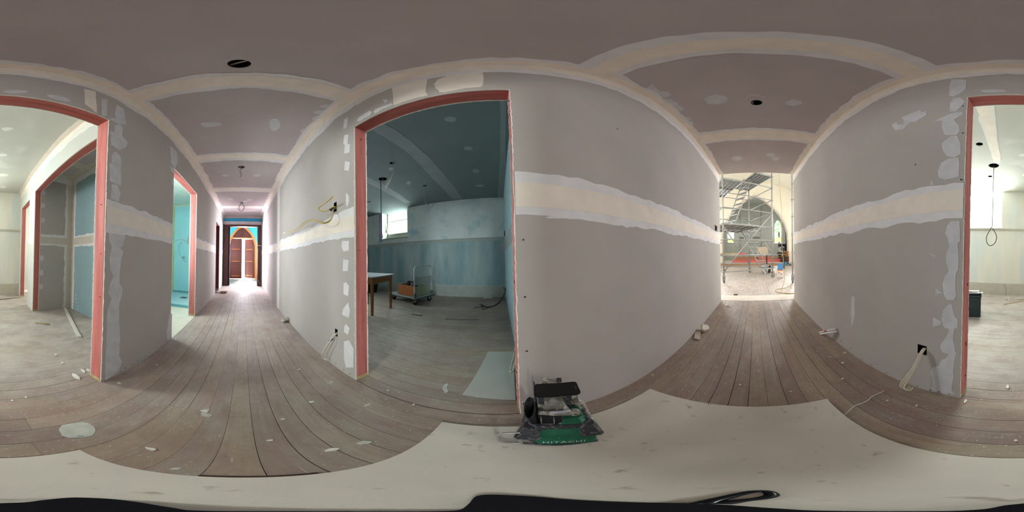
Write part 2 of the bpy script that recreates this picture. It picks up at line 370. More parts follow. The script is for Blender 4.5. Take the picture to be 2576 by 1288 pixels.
def strip(name, ax, val, n, along, a0, a1, v0, v1, m, parent, j0=.01, j1=.01, step=.05, lay=0):
    """long trowelled band: `along` = 0/1 which in-plane axis it follows"""
    k = max(2, int(abs(a1 - a0) / step)); top = []; bot = []
    p0 = p1 = 0
    for i in range(k + 1):
        a = a0 + (a1 - a0) * i / k
        p0 = p0 * .6 + R.uniform(-j0, j0); p1 = p1 * .6 + R.uniform(-j1, j1)
        bot.append((a, v0 + p0)); top.append((a, v1 + p1))
    if along == 1: bot = [(q, p) for p, q in bot]; top = [(q, p) for p, q in top]
    bm = bmesh.new()
    def P(u, v, w_): return {'x': (w_, u, v), 'y': (u, w_, v), 'z': (u, v, w_)}[ax]
    LAY[0] += 1; w0 = val + n * .0002; w1 = val + n * (.0014 + lay * .0010 + (LAY[0] % 40) * .00002)
    vs = [[bm.verts.new(P(*q, w_)) for q in row] for row in (bot, top) for w_ in (w0, w1)]
    b0, b1, t0, t1 = vs
    for i in range(k):
        bm.faces.new((b1[i], b1[i + 1], t1[i + 1], t1[i])); bm.faces.new((b0[i], b0[i + 1], b1[i + 1], b1[i])); bm.faces.new((t0[i], t0[i + 1], t1[i + 1], t1[i]))
    for i in (0, k): bm.faces.new((b0[i], b1[i], t1[i], t0[i]))
    return obj(name, bm, m, parent)

# ------------------------------------------------------------------ dimensions
XL, XR, ZC, YE, YF = -.698, .778, 2.712, 3.21, -6.1
TH = .115
# ------------------------------------------------------------------ floor boards
PITCH, EDGE0 = .094, .049
def boards(name, x0, x1, y0, y1, single, lens=(1.2, 3.2), z=0, near=None):
    """single: every board its own part; near=(x limit): boards beyond it are joined into one part"""
    root = empty(name, kind='structure')
    base = B('subfloor', (x0 - .08, y0, -.06), (x1 + .08, y1, -.022), BLACK, root)
    far = bmesh.new(); lay = far.faces.layers.float.new('rnd'); nfar = 0
    k0 = math.floor((x0 - EDGE0) / PITCH); k1 = math.ceil((x1 - EDGE0) / PITCH)
    for k in range(k0, k1):
        a = max(x0, EDGE0 + k * PITCH); c = min(x1, EDGE0 + (k + 1) * PITCH)
        if c - a < .01: continue
        y = y0 - R.uniform(0, 1.5)
        while y < y1:
            e = y + R.uniform(*lens); lo, hi = max(y, y0), min(e, y1); y = e
            if hi - lo < .15 and hi < y1: hi = lo + .0
            if hi - lo < .02: continue
            g = R.choice((.0004, .0006, .0008, .0018)); zz = R.uniform(-.0005, .0005)
            isnear = single and (near is None or near(a, lo, c, hi))
            bm = bmesh.new() if isnear else far
            ly = bm.faces.layers.float.new('rnd') if isnear else lay
            n0 = len(bm.faces)
            box(bm, (a + g, lo + .0004, -.022), (c - g, hi - .0004, zz))
            bm.faces.ensure_lookup_table(); rv = R.random()
            for q in bm.faces[n0:]: q[ly] = rv
            if isnear: obj('floor_board', bm, FLOOR, root)
            else: nfar += 1
    if nfar: tag(obj('distant_boards', far, FLOOR, root), kind='stuff')
    else: far.free()
    return root
tag(B('leak_block_slab', (-5.2, -8.6, -.2), (5.2, 17.4, -.062), mat('dark_leak_block', (.03, .028, .025), .9)), kind='structure')  # unseen slab added under the building to stop light leaking at wall bases
fl_hall = boards('floor', XL, XR, YF, 3.255, True)
boards('floor_bright_room', XR, 3.93, -.785, 3.0, True, near=lambda a, l, c, h: c < 1.75 and h > -.8)
boards('floor_cupboard', .9, 2.68, -1.51, -.785, False)
boards('floor_dim_room', -4.1, XL, -5.2, .14, True, near=lambda a, l, c, h: a > -1.7)
boards('floor_church', -4.8, 4.8, 3.69, 12.3, False)
boards('floor_porch', -1.2, 1.3, -8.35, YF, False)
boards('floor_side_room', 2.75, 4.6, -2.6, -.785, False)
TS = tag(B('threshold_board', (-.85, 3.258, -.02), (.9, 3.687, .004), mat('pale_threshold_board', (.62, .57, .50), .7, .05, 5)), kind='structure')

# ------------------------------------------------------------------ hall walls and ceiling
wl = panel('wall_left', 'x', XL, XL - TH, (YF, YE), (-.02, ZC), [(-.855, .07, -1, 2.175), (-1.127, -1.079, 1.40, 1.482), (-1.112, -1.070, .345, .417), (2.82, 2.93, 1.42, 1.492)], GIB)
wr = panel('wall_right', 'x', XR, XR + TH, (YF, YE), (-.02, ZC), [(-.684, .236, -1, 2.161), (-2.6, -1.665, -1, 2.14), (-5.25, -4.55, -1, 2.10), (.435, .497, .345, .421)], GIB)
ce = panel('ceiling', 'z', ZC, ZC + .14, (XL, XR), (YF, YE), [], GIBC, rounds=[(.037, -.666, .052), (.05, -2.697, .055), (.06, -4.71, .05), (.029, 1.311, .047)])
def gang(parent, x, n, y0, y1, z0, z1):
    bm = bmesh.new(); d = -n * .07
    X0, X1 = x - n * .004, x + d
    V = [bm.verts.new((xx, yy, zz)) for xx in (X0, X1) for yy in (y0, y1) for zz in (z0, z1)]
    for q in ((4, 6, 7, 5), (0, 4, 5, 1), (2, 3, 7, 6), (0, 2, 6, 4), (1, 5, 7, 3)): bm.faces.new([V[i] for i in q])
    return obj('wall_box_cavity', bm, BLACK, parent)
gang(wl, XL, 1, -1.127, -1.079, 1.40, 1.482); gang(wl, XL, 1, -1.112, -1.070, .345, .417); gang(wl, XL, 1, 2.82, 2.93, 1.42, 1.492); gang(wr, XR, -1, .435, .497, .345, .421)
tag(T('white_box_bracket', [(XL + .004, 2.80, 1.41), (XL + .004, 2.80, 1.50), (XL + .004, 2.95, 1.50), (XL + .004, 2.95, 1.41), (XL + .004, 2.80, 1.41)], .006, mat('dark_bracket', (.10, .09, .08), .6), wl))

# pink timber linings of the openings
def lining(name, ax, face, n, u0, u1, zt, th=TH, mj=PINK, mh=PINKH, right_only=None):
    """jambs and head inside an opening through a wall whose visible face is at `face`; n = side the face looks to"""
    root = empty(name, kind='structure')
    w0, w1 = face - n * .011, face - n * (th - .011)
    lo_, hi_ = min(w0, w1), max(w0, w1); g = .003
    def bb(nm, a, c, z0, z1, m):
        if ax == 'x': return B(nm, (lo_, a, z0), (hi_, c, z1), m, root)
        return B(nm, (a, lo_, z0), (c, hi_, z1), m, root)
    bb('door_jamb', u0 - .03, u0 + g, .035, zt, mj); bb('door_jamb', u1 - g, u1 + .03, .035, zt, mj)
    bb('door_head', u0, u1, zt - g, zt + .04, mh)
    bb('sole_plate', u0 - .03, u0 + g + .001, .0, .035, PINE); bb('sole_plate', u1 - g - .001, u1 + .03, .0, .035, PINE)
    # knots and nail holes
    kn = mat('timber_knot', (.10, .03, .02), .7, .2, 60); 
    for i in range(7):
        z = R.uniform(.15, zt - .1); u = u0 + g if i % 2 else u1 - g; s = 1 if i % 2 else -1
        wv = R.uniform(lo_ + .02, hi_ - .02); rr = R.uniform(.003, .009)
        bm = bmesh.new(); bmesh.ops.create_cone(bm, segments=10, radius1=rr, radius2=rr, depth=.003, cap_ends=True)
        o = obj('knot', bm, kn, root)
        if ax == 'x': o.location = (wv, u + s * .0008, z); o.rotation_euler = (PI / 2, 0, 0)
        else: o.location = (u + s * .0008, wv, z); o.rotation_euler = (0, PI / 2, 0)
    return root
lining('door_1', 'x', XR, -1, -.684, .236, 2.161)
lining('door_2', 'x', XL, 1, -.855, .07, 2.175)
lining('door_3', 'x', XR, -1, -2.6, -1.665, 2.14)
lining('door_4', 'x', XR, -1, -5.25, -4.55, 2.10, mj=wood('red_stained_jamb', '5c2020', '8a3a34', .6, 'Z'))
lining('door_5', 'y', -.785, 1, .95, 2.68, 2.155, th=.11, mh=PINKX)
lining('door_6', 'y', -.785, 1, 3.05, 3.77, 2.12, th=.11, mh=PINKX)
# torn paper and plaster edge along the openings: ragged cream bead
def ragged(parent, pts, r=.0045):
    P_ = [];
    for a, c in zip(pts, pts[1:]):
        a, c = Vector(a), Vector(c); k = int((c - a).length / .02) + 1
        for i in range(k): P_.append(a.lerp(c, i / k) + Vector([R.uniform(-.0016, .0016) for _ in range(3)]))
    P_.append(Vector(pts[-1])); T('ragged_paper_edge', P_, r, CORE, parent, seg=5)
for (px_, x, y0, y1, zt) in ((wr, XR, -.684, .236, 2.161), (wl, XL, -.855, .07, 2.175), (wr, XR, -2.6, -1.665, 2.14)):
    s = -1 if x > 0 else 1
    ragged(px_, [(x - s * .002, y0, 0), (x - s * .002, y0, zt), (x - s * .002, y1, zt), (x - s * .002, y1, 0)], .003)
    ragged(px_, [(x - s * (TH - .002), y0, 0), (x - s * (TH - .002), y0, zt), (x - s * (TH - .002), y1, zt), (x - s * (TH - .002), y1, 0)], .004)

# ------------------------------------------------------------------ joint compound: walls
# mid-height joint, walls split by the openings
def band(wall, x, n, segs, o0, o1, i0, i1):
    for a, c in segs:
        strip('joint_compound_edge', 'x', x, n, 0, a, c, o0, o1, FILL, wall, .010, .012)
        strip('joint_compound_band', 'x', x, n, 0, a, c, i0, i1, CREAM, wall, .002, .002, lay=1)
band(wr, XR, -1, [(.240, YE - .002), (-1.661, -.688)], 1.170, 1.385, 1.222, 1.342)
band(wr, XR, -1, [(-4.546, -2.604), (YF, -5.254)], 1.175, 1.36, 1.225, 1.325)
band(wl, XL, 1, [(.074, YE - .002)], 1.18, 1.40, 1.225, 1.348)
band(wl, XL, 1, [(YF, -.859)], 1.165, 1.365, 1.212, 1.325)
# vertical joint on the left wall of the far hall
strip('joint_compound_edge', 'x', XL, 1, 1, 0, ZC - .05, -3.33, -3.06, FILL2, wl, .012, .012)
strip('joint_compound_band', 'x', XL, 1, 1, 0, ZC - .05, -3.27, -3.12, CREAM, wl, .003, .003, lay=1)
# coved corners between walls and ceiling
for wall, x, n in ((wl, XL, 1), (wr, XR, -1)):
    strip('corner_compound_edge', 'x', x, n, 0, YF, YE, ZC - .17 - (.03 if n > 0 else 0), ZC, FILL, wall, .014, 0)
    strip('corner_compound_band', 'x', x, n, 0, YF, YE, ZC - .125, ZC, CREAM, wall, .003, 0, lay=1)
strip('corner_compound_edge', 'z', ZC, -1, 1, YF, YE, XL, XL + .085, FILL, ce, 0, .012)
strip('corner_compound_edge', 'z', ZC, -1, 1, YF, YE, XR - .085, XR, FILL, ce, .012, 0)
strip('corner_compound_band', 'z', ZC, -1, 1, YF, YE, XL, XL + .055, CREAM, ce, 0, .003, lay=2)
strip('corner_compound_band', 'z', ZC, -1, 1, YF, YE, XR - .055, XR, CREAM, ce, .003, 0, lay=2)
# ceiling joints across the hall
for a, c, ia, ic in ((.372, .622, .448, .570), (1.79, 2.07, 1.835, 2.02), (-.985, -.772, -.943, -.81), (-2.46, -2.21, -2.39, -2.26), (-3.86, -3.60, -3.79, -3.66), (-5.26, -5.0, -5.18, -5.06)):
    strip('ceiling_joint_edge', 'z', ZC, -1, 0, XL, XR, a, c, FILL, ce, .009, .009, lay=0)
    strip('ceiling_joint_band', 'z', ZC, -1, 0, XL, XR, ia, ic, CREAM, ce, .002, .002, lay=1)
# scalloped trowel marks off the corner bands
for pts in ([(1615, 232), (1640, 212), (1662, 232), (1668, 248), (1690, 250), (1703, 262), (1688, 268), (1718, 280), (1700, 290), (1712, 306), (1690, 312), (1740, 330), (1720, 336)],):
    patch('trowel_smear', 'z', ZC, -1, pts[:6] + [(1640, 262)], FILL2, ce)
for cx, cy, a, b_ in ((1668, 238, 20, 8), (1690, 262, 16, 7), (1703, 273, 17, 8), (1733, 312, 14, 7), (1725, 300, 12, 6), (842, 268, 38, 7), (818, 282, 30, 6), (800, 300, 14, 9), (775, 330, 20, 8), (760, 350, 14, 8)):
    patch('trowel_smear', 'z', ZC, -1, [(cx + a * math.cos(t), cy + b_ * math.sin(t)) for t in [2 * PI * i / 12 for i in range(12)]], FILL2, ce, sub=1)
# screw-stopping on the ceiling
for cx, cy, a, b_ in ((1800, 250, 30, 11), (1998, 258, 22, 8), (1855, 398, 14, 6), (1938, 390, 12, 5), (1952, 399, 9, 5), (530, 313, 26, 7), (690, 313, 15, 17), (566, 441, 9, 3), (646, 441, 9, 3), (580, 501, 7, 2.5), (628, 503, 7, 2.5), (616, 507, 6, 2.5)):
    patch('screw_stopping', 'z', ZC, -1, [(cx + a * math.cos(t) * (1 + R.uniform(-.15, .15)), cy + b_ * math.sin(t) * (1 + R.uniform(-.15, .15))) for t in [2 * PI * i / 12 for i in range(12)]], FILL2, ce, sub=1)
def ztr(s, ox, oy, pts): return [(ox + x / s, oy + y / s) for x, y in pts]
A8 = lambda p: ztr(4.292, 2200, 180, p)
for p in ([(830, 85), (990, 90), (985, 195), (920, 240), (850, 270), (808, 262), (812, 170)], [(850, 290), (920, 280), (978, 320), (940, 370), (880, 432), (812, 435), (815, 350)],
          [(640, 540), (740, 490), (860, 445), (950, 436), (955, 465), (855, 522), (910, 585), (915, 650), (890, 685), (760, 685), (725, 600), (735, 530)],
          [(820, 700), (895, 690), (930, 780), (930, 890), (860, 930), (780, 915), (735, 850), (725, 780)], [(790, 945), (905, 930), (918, 1000), (910, 1135), (760, 1170), (700, 1150), (683, 1080), (720, 990)],
          [(180, 575), (240, 545), (250, 580), (315, 570), (320, 530), (290, 495), (400, 450), (500, 415), (505, 435), (555, 430), (565, 470), (450, 540), (385, 550), (310, 625), (225, 635), (200, 600)],
          [(595, 1225), (622, 1180), (640, 1225)]):
    patch('stopping_patch', 'x', XR, -1, A8(p), FILL2, wr, jit=.0015, sub=2, lay=-.3)
A2 = lambda p: ztr(4.025, 2280, 540, p)
for p in ([(450, 70), (540, 60), (545, 270), (520, 290), (530, 420), (525, 560), (500, 605), (495, 700), (505, 820), (480, 862), (410, 862), (375, 790), (370, 700), (395, 620), (430, 570), (405, 480), (405, 400), (435, 320), (415, 220), (392, 195), (415, 110)],
          [(400, 930), (440, 905), (460, 905), (485, 1030), (518, 1060), (515, 1150), (440, 1160), (380, 1140), (358, 1070), (372, 970)],
          [(270, 1040), (350, 1075), (350, 1110), (270, 1135)], [(210, 385), (290, 415), (285, 425)], [(298, 745), (370, 795), (310, 800), (300, 840)]):
    patch('stopping_patch', 'x', XR, -1, A2(p), FILL2, wr, jit=.0015, sub=2, lay=-.3)
A7 = lambda p: ztr(6.44, 2230, 820, p)
patch('stopping_patch', 'x', XR, -1, A7([(1010, 0), (1100, 0), (1085, 150), (1080, 240), (1110, 350), (1110, 420), (1135, 405), (1100, 560), (1090, 660), (1080, 720), (1095, 820), (1060, 950), (1055, 1040), (1100, 1090), (1080, 1110), (960, 1100), (860, 1070), (740, 1050), (725, 990), (755, 985), (745, 860), (715, 740), (735, 680), (850, 640), (890, 560), (990, 500), (1000, 450), (900, 420), (870, 340), (890, 270), (960, 200), (1010, 90)]), FILL2, wr, jit=.0012, sub=2, lay=-.3)
patch('stopping_patch', 'x', XR, -1, [(2143, 745), (2150, 747), (2151, 790), (2146, 815), (2142, 818), (2141, 780)], FILL2, wr, jit=.002)
A3 = lambda p: ztr(3.305, 255, 230, p)
for p in ([(60, 225), (120, 220), (110, 190), (125, 110), (185, 145), (203, 278), (140, 272)], [(110, 285), (150, 270), (178, 300), (170, 370), (110, 340)], [(75, 330), (170, 370), (215, 420), (205, 462), (150, 490), (80, 445)],
          [(90, 520), (120, 500), (160, 545), (165, 610), (85, 600)], [(65, 600), (160, 615), (162, 785), (70, 745)], [(85, 770), (135, 780), (158, 850), (140, 918), (80, 895)], [(570, 450), (630, 510), (635, 590), (610, 640), (580, 600)], [(0, 60), (48, 70), (45, 210), (0, 200)],
          [(62, 1120), (190, 1160), (195, 1220), (160, 1288), (62, 1250)], [(570, 620), (605, 650), (600, 680), (575, 660)], [(585, 725), (602, 740), (600, 790), (582, 770)]):
    patch('stopping_patch', 'x', XR, -1, A3(p), FILL2, wr, jit=.0015, sub=2, lay=-.3)
A4 = lambda p: ztr(3.39, 255, 600, p)
for p in ([(65, 0), (195, 0), (185, 50), (160, 80), (187, 110), (170, 180), (155, 300), (155, 390), (180, 420), (175, 480), (150, 560), (150, 700), (160, 850), (150, 1000), (175, 1050), (150, 1120), (30, 1215), (35, 1000), (45, 800), (50, 620), (85, 510), (60, 470), (70, 400), (100, 320), (75, 260), (68, 160), (90, 70)],
          [(580, 640), (602, 640), (598, 860), (560, 870), (555, 800)]):
    patch('stopping_patch', 'x', XR, -1, A4(p), FILL2, wr, jit=.0015, sub=2, lay=-.3)
for cx, cy, a, b_ in ((38, 231, 32, 4.5), (148, 247, 30, 5.5), (2499, 229, 33, 4)):
    patch('stopping_patch', 'x', XR, -1, [(cx + a * math.cos(t), cy + b_ * math.sin(t) + (cx == 148) * math.cos(t) * 7) for t in [2 * PI * i / 12 for i in range(12)]], FILL2, wr, jit=.002, sub=1)
patch('stopping_patch', 'x', XR, -1, [(212, 224), (240, 230), (243, 285), (228, 272), (214, 262)], CREAM, wr, jit=.003, sub=3)
# left wall beside the blue room: patches above the head and a row of screw stops
A5 = lambda p: ztr(5.724, 840, 170, p)
for p, mm in (([(845, 300), (1100, 120), (1345, 110), (1325, 340), (1350, 400), (1240, 425), (1060, 480), (860, 545)], CREAM), ([(1440, 245), (1500, 175), (1800, 70), (2140, 60), (2150, 240), (2110, 280), (1900, 300), (1640, 350), (1520, 360), (1510, 330), (1460, 290)], CREAM),
              ([(335, 760), (360, 720), (510, 625), (545, 640), (520, 690), (400, 760), (345, 780)], FILL), ([(570, 640), (600, 600), (830, 515), (850, 540), (660, 620), (600, 660)], FILL), ([(700, 465), (765, 458), (770, 490), (730, 510)], FILL)):
    patch('stopping_patch', 'x', XL, 1, A5(p), mm, wl, jit=.003, sub=3, lay=.2)
A6 = lambda p: ztr(2.925, 700, 480, p)
for p in ([(500, 15), (520, 40), (522, 80), (508, 122), (497, 90)], [(470, 370), (520, 370), (520, 440), (480, 445), (467, 410)], [(480, 505), (517, 510), (512, 592), (475, 590)], [(480, 680), (500, 672), (522, 700), (515, 775), (480, 760)],
          [(478, 870), (515, 820), (527, 880), (520, 935), (470, 910)], [(487, 1000), (500, 978), (525, 1010), (515, 1058), (485, 1040)], [(485, 1110), (520, 1100), (555, 1160), (552, 1300), (500, 1300), (483, 1230)]):
    patch('stopping_patch', 'x', XL, 1, A6(p), FILL, wl, jit=.002, sub=3)
for p in ([(866, 300), (876, 295), (872, 320), (864, 325)], [(866, 340), (877, 338), (874, 368), (864, 362)], [(868, 365), (881, 362), (879, 384), (866, 386)], [(868, 405), (880, 408), (878, 430), (866, 428)]):
    patch('stopping_patch', 'x', XL, 1, p, FILL, wl, jit=.002, sub=3)
# smears on the plain left wall to the church
patch('stopping_patch', 'x', XL, 1, [(1372, 545), (1400, 542), (1456, 548), (1455, 552), (1380, 551)], FILL, wl, jit=.004)
patch('stopping_patch', 'x', XL, 1, [(1560, 565), (1600, 560), (1597, 572), (1575, 572)], FILL, wl, jit=.003)
# screws
sm = mat('black_screw_head', (.01, .01, .01), .4)
def screws(wall, x, n, px):
    for q in px:
        p = at(q[0], q[1], 'x', x); bm = bmesh.new(); bmesh.ops.create_cone(bm, segments=8, radius1=.0045, radius2=.0035, depth=.003, cap_ends=True)
        o = obj('screw', bm, sm, wall); o.location = (x + n * .001, p.y, p.z); o.rotation_euler = (0, PI / 2, 0)
screws(wr, XR, -1, [(2423, 267), (2422, 335), (2418, 452), (2303, 414), (2388, 1002 - 12), (2363, 985), (2340, 981), (2308, 971), (2230, 938), (2193, 918), (2168, 903), (2139, 877), (2115, 857), (303, 934), (315, 926), (334, 916), (346, 908), (366, 896), (378, 888), (397, 875), (406, 869), (418, 857)])
screws(wl, XL, 1, [(1317, 603), (1321, 747), (1326, 883), (1553, 324), (880, 940), (865, 930), (845, 915), (800, 876), (790, 868), (780, 860)])

# ------------------------------------------------------------------ far end of the hall and the porch
wf = panel('wall_front', 'y', YF, YF - .14, (XL, XR), (0, ZC), [(-.53, .58, -1, 2.255)], mat('end_wall_paint', (.40, .37, .37), .85))
B('blue_painted_strip', (XL + .02, YF, 2.455), (XR - .03, YF + .006, 2.575), mat('bright_blue_paint', (.02, .28, .48), .6, .1), wf)
B('plaster_strip', (XL + .02, YF, 2.31), (XR - .03, YF + .005, 2.452), mat('pale_render', (.5, .46, .47), .9, .1), wf)
dr = empty('door_7', kind='structure')
B('door_jamb', (.58, YF - .16, 0), (.70, YF + .03, 2.30), DARKW, dr); B('door_jamb', (-.66, YF - .16, 0), (-.53, YF + .03, 2.30), DARKW, dr)
B('door_head', (-.66, YF - .16, 2.25), (.70, YF + .028, 2.32), wood('dark_head', '2c1a18', '5a3a34', .5, 'X'), dr)
B('architrave', (.71, YF, 0), (.765, YF + .02, 2.34), DARKW, dr)
B('door_stop', (.515, YF - .14, 0), (.58, YF - .06, 2.25), mat('very_dark_stop', (.02, .015, .02), .6), dr)
PW = mat('cyan_porch_wall', (.06, .52, .62), .7, .06)
YD = -8.286
panel('wall_porch_east', 'x', 1.2, 1.32, (-8.6, YF - .14), (0, 3.0), [(-7.75, -6.85, .85, 2.35)], PW)  # porch side openings are imagined, out of view, to let light in
panel('wall_porch_west', 'x', -1.2, -1.32, (-8.6, YF - .14), (0, 3.0), [(-7.75, -6.85, .85, 2.35)], PW)
tag(B('ceiling_porch', (-1.3, -8.6, 3.0), (1.3, YF - .1, 3.1), mat('porch_ceiling', (.5, .45, .45), .8)), kind='structure')
# pointed doorway in the porch end wall
def gothic(cx, w_, zs, zt, n=9, shrink=0):
    """right half then mirrored: outline points from spring to apex"""
    hw = w_ / 2 - shrink; h = zt - zs - shrink
    rad = (hw * hw + h * h) / (2 * hw); pr = []
    a1 = math.asin(min(1, h / rad))
    for i in range(n + 1):
        a = a1 * i / n; pr.append((cx + hw - rad + rad * math.cos(a), zs + rad * math.sin(a)))
    pl = [(2 * cx - x, z) for x, z in pr[::-1][1:]]
    return pr + pl
dcx = .06
oc = gothic(dcx, 1.50, 1.55, 2.76)
wall_poly = [(1.2, 0), (1.2, 3.0), (-1.2, 3.0), (-1.2, 0)] + [(dcx - .75, 0)] + oc[::-1] + [(dcx + .75, 0)]
tag(prism('wall_porch_end', wall_poly, 'y', YD - .2, YD + .02, PW), kind='structure')
door = empty('door_8', kind='structure')
ic = gothic(dcx, 1.50, 1.55, 2.76, shrink=.11)
fr = [(dcx + .75, 0)] + oc + [(dcx - .75, 0), (dcx - .66, 0)] + ic[::-1] + [(dcx + .66, 0)]
prism('arched_door_frame', fr, 'y', YD - .16, YD + .05, ORANGE, door)
B('transom_rail', (dcx - .64, YD - .10, 2.07), (dcx + .64, YD + .055, 2.12), ORANGE, door)
top = [p for p in gothic(dcx, 1.50, 1.55, 2.76, shrink=.105) if p[1] > 2.11]
prism('arched_overpanel', [(top[0][0], 2.11)] + top + [(top[-1][0], 2.11)], 'y', YD - .06, YD - .02, DOORW, door)
for s in (-1, 1):
    tp = [(dcx + s * .05, 2.16)] + [(dcx + s * abs(p[0] - dcx) * .80, 2.16 + (p[1] - 2.16) * .85) for p in top if (p[0] - dcx) * s > .06 and p[1] > 2.2]
    if s < 0: tp = [tp[0]] + tp[1:][::-1]
    prism('overpanel_moulding', tp, 'y', YD - .03, YD - .005, wood('panel_timber', '42201a', '623329', .45, 'Z'), door)
B('overpanel_mullion', (dcx - .035, YD - .05, 2.11), (dcx + .035, YD + .0, 2.66), DOORW, door)
def leaf(parent, w_, s):
    """one leaf, hinged at local x=0 and running to s*w_"""
    g = gothic(0, 1.28, 1.55, 2.65)
    zt = lambda x: 2.07 if x < .5 else 2.07 - (x - .5) * 2.4
    # outer top corner follows the arch
    poly = [(0, .02), (s * w_, .02), (s * w_, 2.065), (s * .10, 2.065), (s * .028, 1.85), (0, 1.62)]
    root = empty('door_leaf'); root.parent = parent
    prism('leaf_board', poly, 'y', -.03, .01, DOORW, root)
    PT = wood('panel_timber', '42201a', '623329', .45, 'Z')
    for z0, z1 in ((.18, .72), (.92, 1.38), (1.54, 2.0)):
        a, c = (.11, w_ - .11)
        prism('leaf_panel', [(s * a, z0), (s * c, z0), (s * c, z1), (s * (a + (.08 if z0 > 1.5 else 0)), z1), (s * a, z1 - (.3 if z0 > 1.5 else 0))], 'y', .0, .016, PT, root)
        B('leaf_panel_bead', (min(s * a, s * c), .01, z0 - .025), (max(s * a, s * c), .03, z0), ORANGE, root)
    return root
l1 = leaf(door, .63, -1); l1.location = (dcx + .645, YD - .02, 0)
l2 = leaf(door, .63, 1); l2.location = (dcx - .645, YD - .07, 0); l2.rotation_euler = (0, 0, -math.radians(38))
tag(B('ground_outside', (-4, -14, -.12), (4, -8.35, -.05), mat('pale_path_outside', (.6, .58, .52), .9)), kind='structure')

# ------------------------------------------------------------------ blue (dim) room, left of the hall
XB, ZB = -4.1, 2.59
wb = panel('wall_dim_room_far', 'x', XB, XB - .34, (-5.2, .14), (0, ZB), [(-3.566, -2.566, 1.685, 3)], OLDPALE)
B('lower_wall_paint', (XB, -5.2, .3), (XB + .004, .14, 1.5), OLDBLUE, wb)
tag(B('trim_dim_room', (XB, -5.2, 1.50), (XB + .03, .14, 1.525), SKIRTB), kind='structure')
tag(B('trim_dim_room_lower', (XB, -5.2, 1.435), (XB + .014, .14, 1.50), SKIRTB), kind='structure')
tag(B('trim_window_sill', (XB - .33, -3.57, 1.66), (XB + .04, -2.56, 1.685), SKIRTB), kind='structure')
tag(B('baseboard_dim_room', (XB, -5.2, .0), (XB + .022, .14, .29), SKIRTB), kind='structure')
panel('wall_dim_room_near', 'y', .14, .26, (XB, XL - TH), (0, ZB), [], BLUEG)
panel('wall_dim_room_back', 'y', -5.2, -5.32, (XB, XL - TH), (0, ZB), [], OLDPALE)
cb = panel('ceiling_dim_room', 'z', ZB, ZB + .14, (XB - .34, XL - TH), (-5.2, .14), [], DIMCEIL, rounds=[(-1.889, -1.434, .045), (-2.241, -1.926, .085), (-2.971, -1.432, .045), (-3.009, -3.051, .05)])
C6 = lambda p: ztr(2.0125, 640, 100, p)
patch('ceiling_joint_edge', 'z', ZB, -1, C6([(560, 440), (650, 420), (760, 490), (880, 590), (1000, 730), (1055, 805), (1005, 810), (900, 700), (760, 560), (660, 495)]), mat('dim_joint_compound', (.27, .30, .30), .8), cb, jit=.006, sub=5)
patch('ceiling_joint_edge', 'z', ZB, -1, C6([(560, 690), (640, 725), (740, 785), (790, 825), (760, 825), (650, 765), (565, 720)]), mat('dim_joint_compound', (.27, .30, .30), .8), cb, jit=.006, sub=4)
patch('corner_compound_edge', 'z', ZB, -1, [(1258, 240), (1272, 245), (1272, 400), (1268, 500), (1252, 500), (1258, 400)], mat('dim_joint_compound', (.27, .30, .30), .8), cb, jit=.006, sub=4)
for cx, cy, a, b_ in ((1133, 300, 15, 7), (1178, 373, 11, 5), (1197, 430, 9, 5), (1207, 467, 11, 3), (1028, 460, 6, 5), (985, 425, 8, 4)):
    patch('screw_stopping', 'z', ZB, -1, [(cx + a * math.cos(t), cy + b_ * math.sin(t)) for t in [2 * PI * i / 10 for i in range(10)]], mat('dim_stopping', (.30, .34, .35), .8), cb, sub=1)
# corner joint on the near wall of that room, seen edge-on at the right
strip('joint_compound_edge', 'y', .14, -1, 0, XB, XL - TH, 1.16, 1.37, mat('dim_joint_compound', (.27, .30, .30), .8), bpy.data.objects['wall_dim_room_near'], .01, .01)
B('socket_plate', (XB + .30, .125, 1.50), (XB + .42, .14, 1.62), BLACK, bpy.data.objects['wall_dim_room_near'])
def window(name, x, y0, y1, z0, z1, bar, m, s=-1):
    root = empty(name, kind='structure')
    fm = m; t = .035
    B('window_jamb', (x - .03, y0, z0), (x + .03, y0 + t, z1), fm, root); B('window_jamb', (x - .03, y1 - t, z0), (x + .03, y1, z1), fm, root)
    B('window_rail', (x - .03, y0, z0), (x + .03, y1, z0 + t), fm, root); B('window_rail', (x - .03, y0, z1 - t), (x + .03, y1, z1), fm, root)
    for b_ in bar: B('glazing_bar', (x - .012, y0, b_ - .012), (x + .012, y1, b_ + .012), fm, root)
    zs = [z0 + t] + list(bar) + [z1 - t]
    for a, c in zip(zs, zs[1:]): B('window_pane', (x - .002, y0 + t, a), (x + .002, y1 - t, c), GLASS, root)
    return root
g = bpy.data.materials.new('window_glass'); g.use_nodes = True; nt = g.node_tree; nt.nodes.clear()
o_ = node(nt, 'ShaderNodeOutputMaterial'); tr = node(nt, 'ShaderNodeBsdfTransparent'); gl = node(nt, 'ShaderNodeBsdfGlossy'); mx = node(nt, 'ShaderNodeMixShader')
gl.inputs['Roughness'].default_value = .05; mx.inputs[0].default_value = .06; tr.inputs[0].default_value = (.93, .97, .94, 1)
nt.links.new(tr.outputs[0], mx.inputs[1]); nt.links.new(gl.outputs[0], mx.inputs[2]); nt.links.new(mx.outputs[0], o_.inputs[0]); GLASS = g
WF = mat('painted_window_frame', (.55, .58, .52), .5)
window('window_1', -4.40, -3.56, -2.72, 1.84, 2.72, [2.31], WF)
B('window_apron', (-4.44, -3.56, 1.69), (-4.38, -2.566, 1.84), WF, bpy.data.objects['window_1'])
B('window_mullion', (-4.44, -2.72, 1.69), (-4.38, -2.566, 2.72), WF, bpy.data.objects['window_1'])
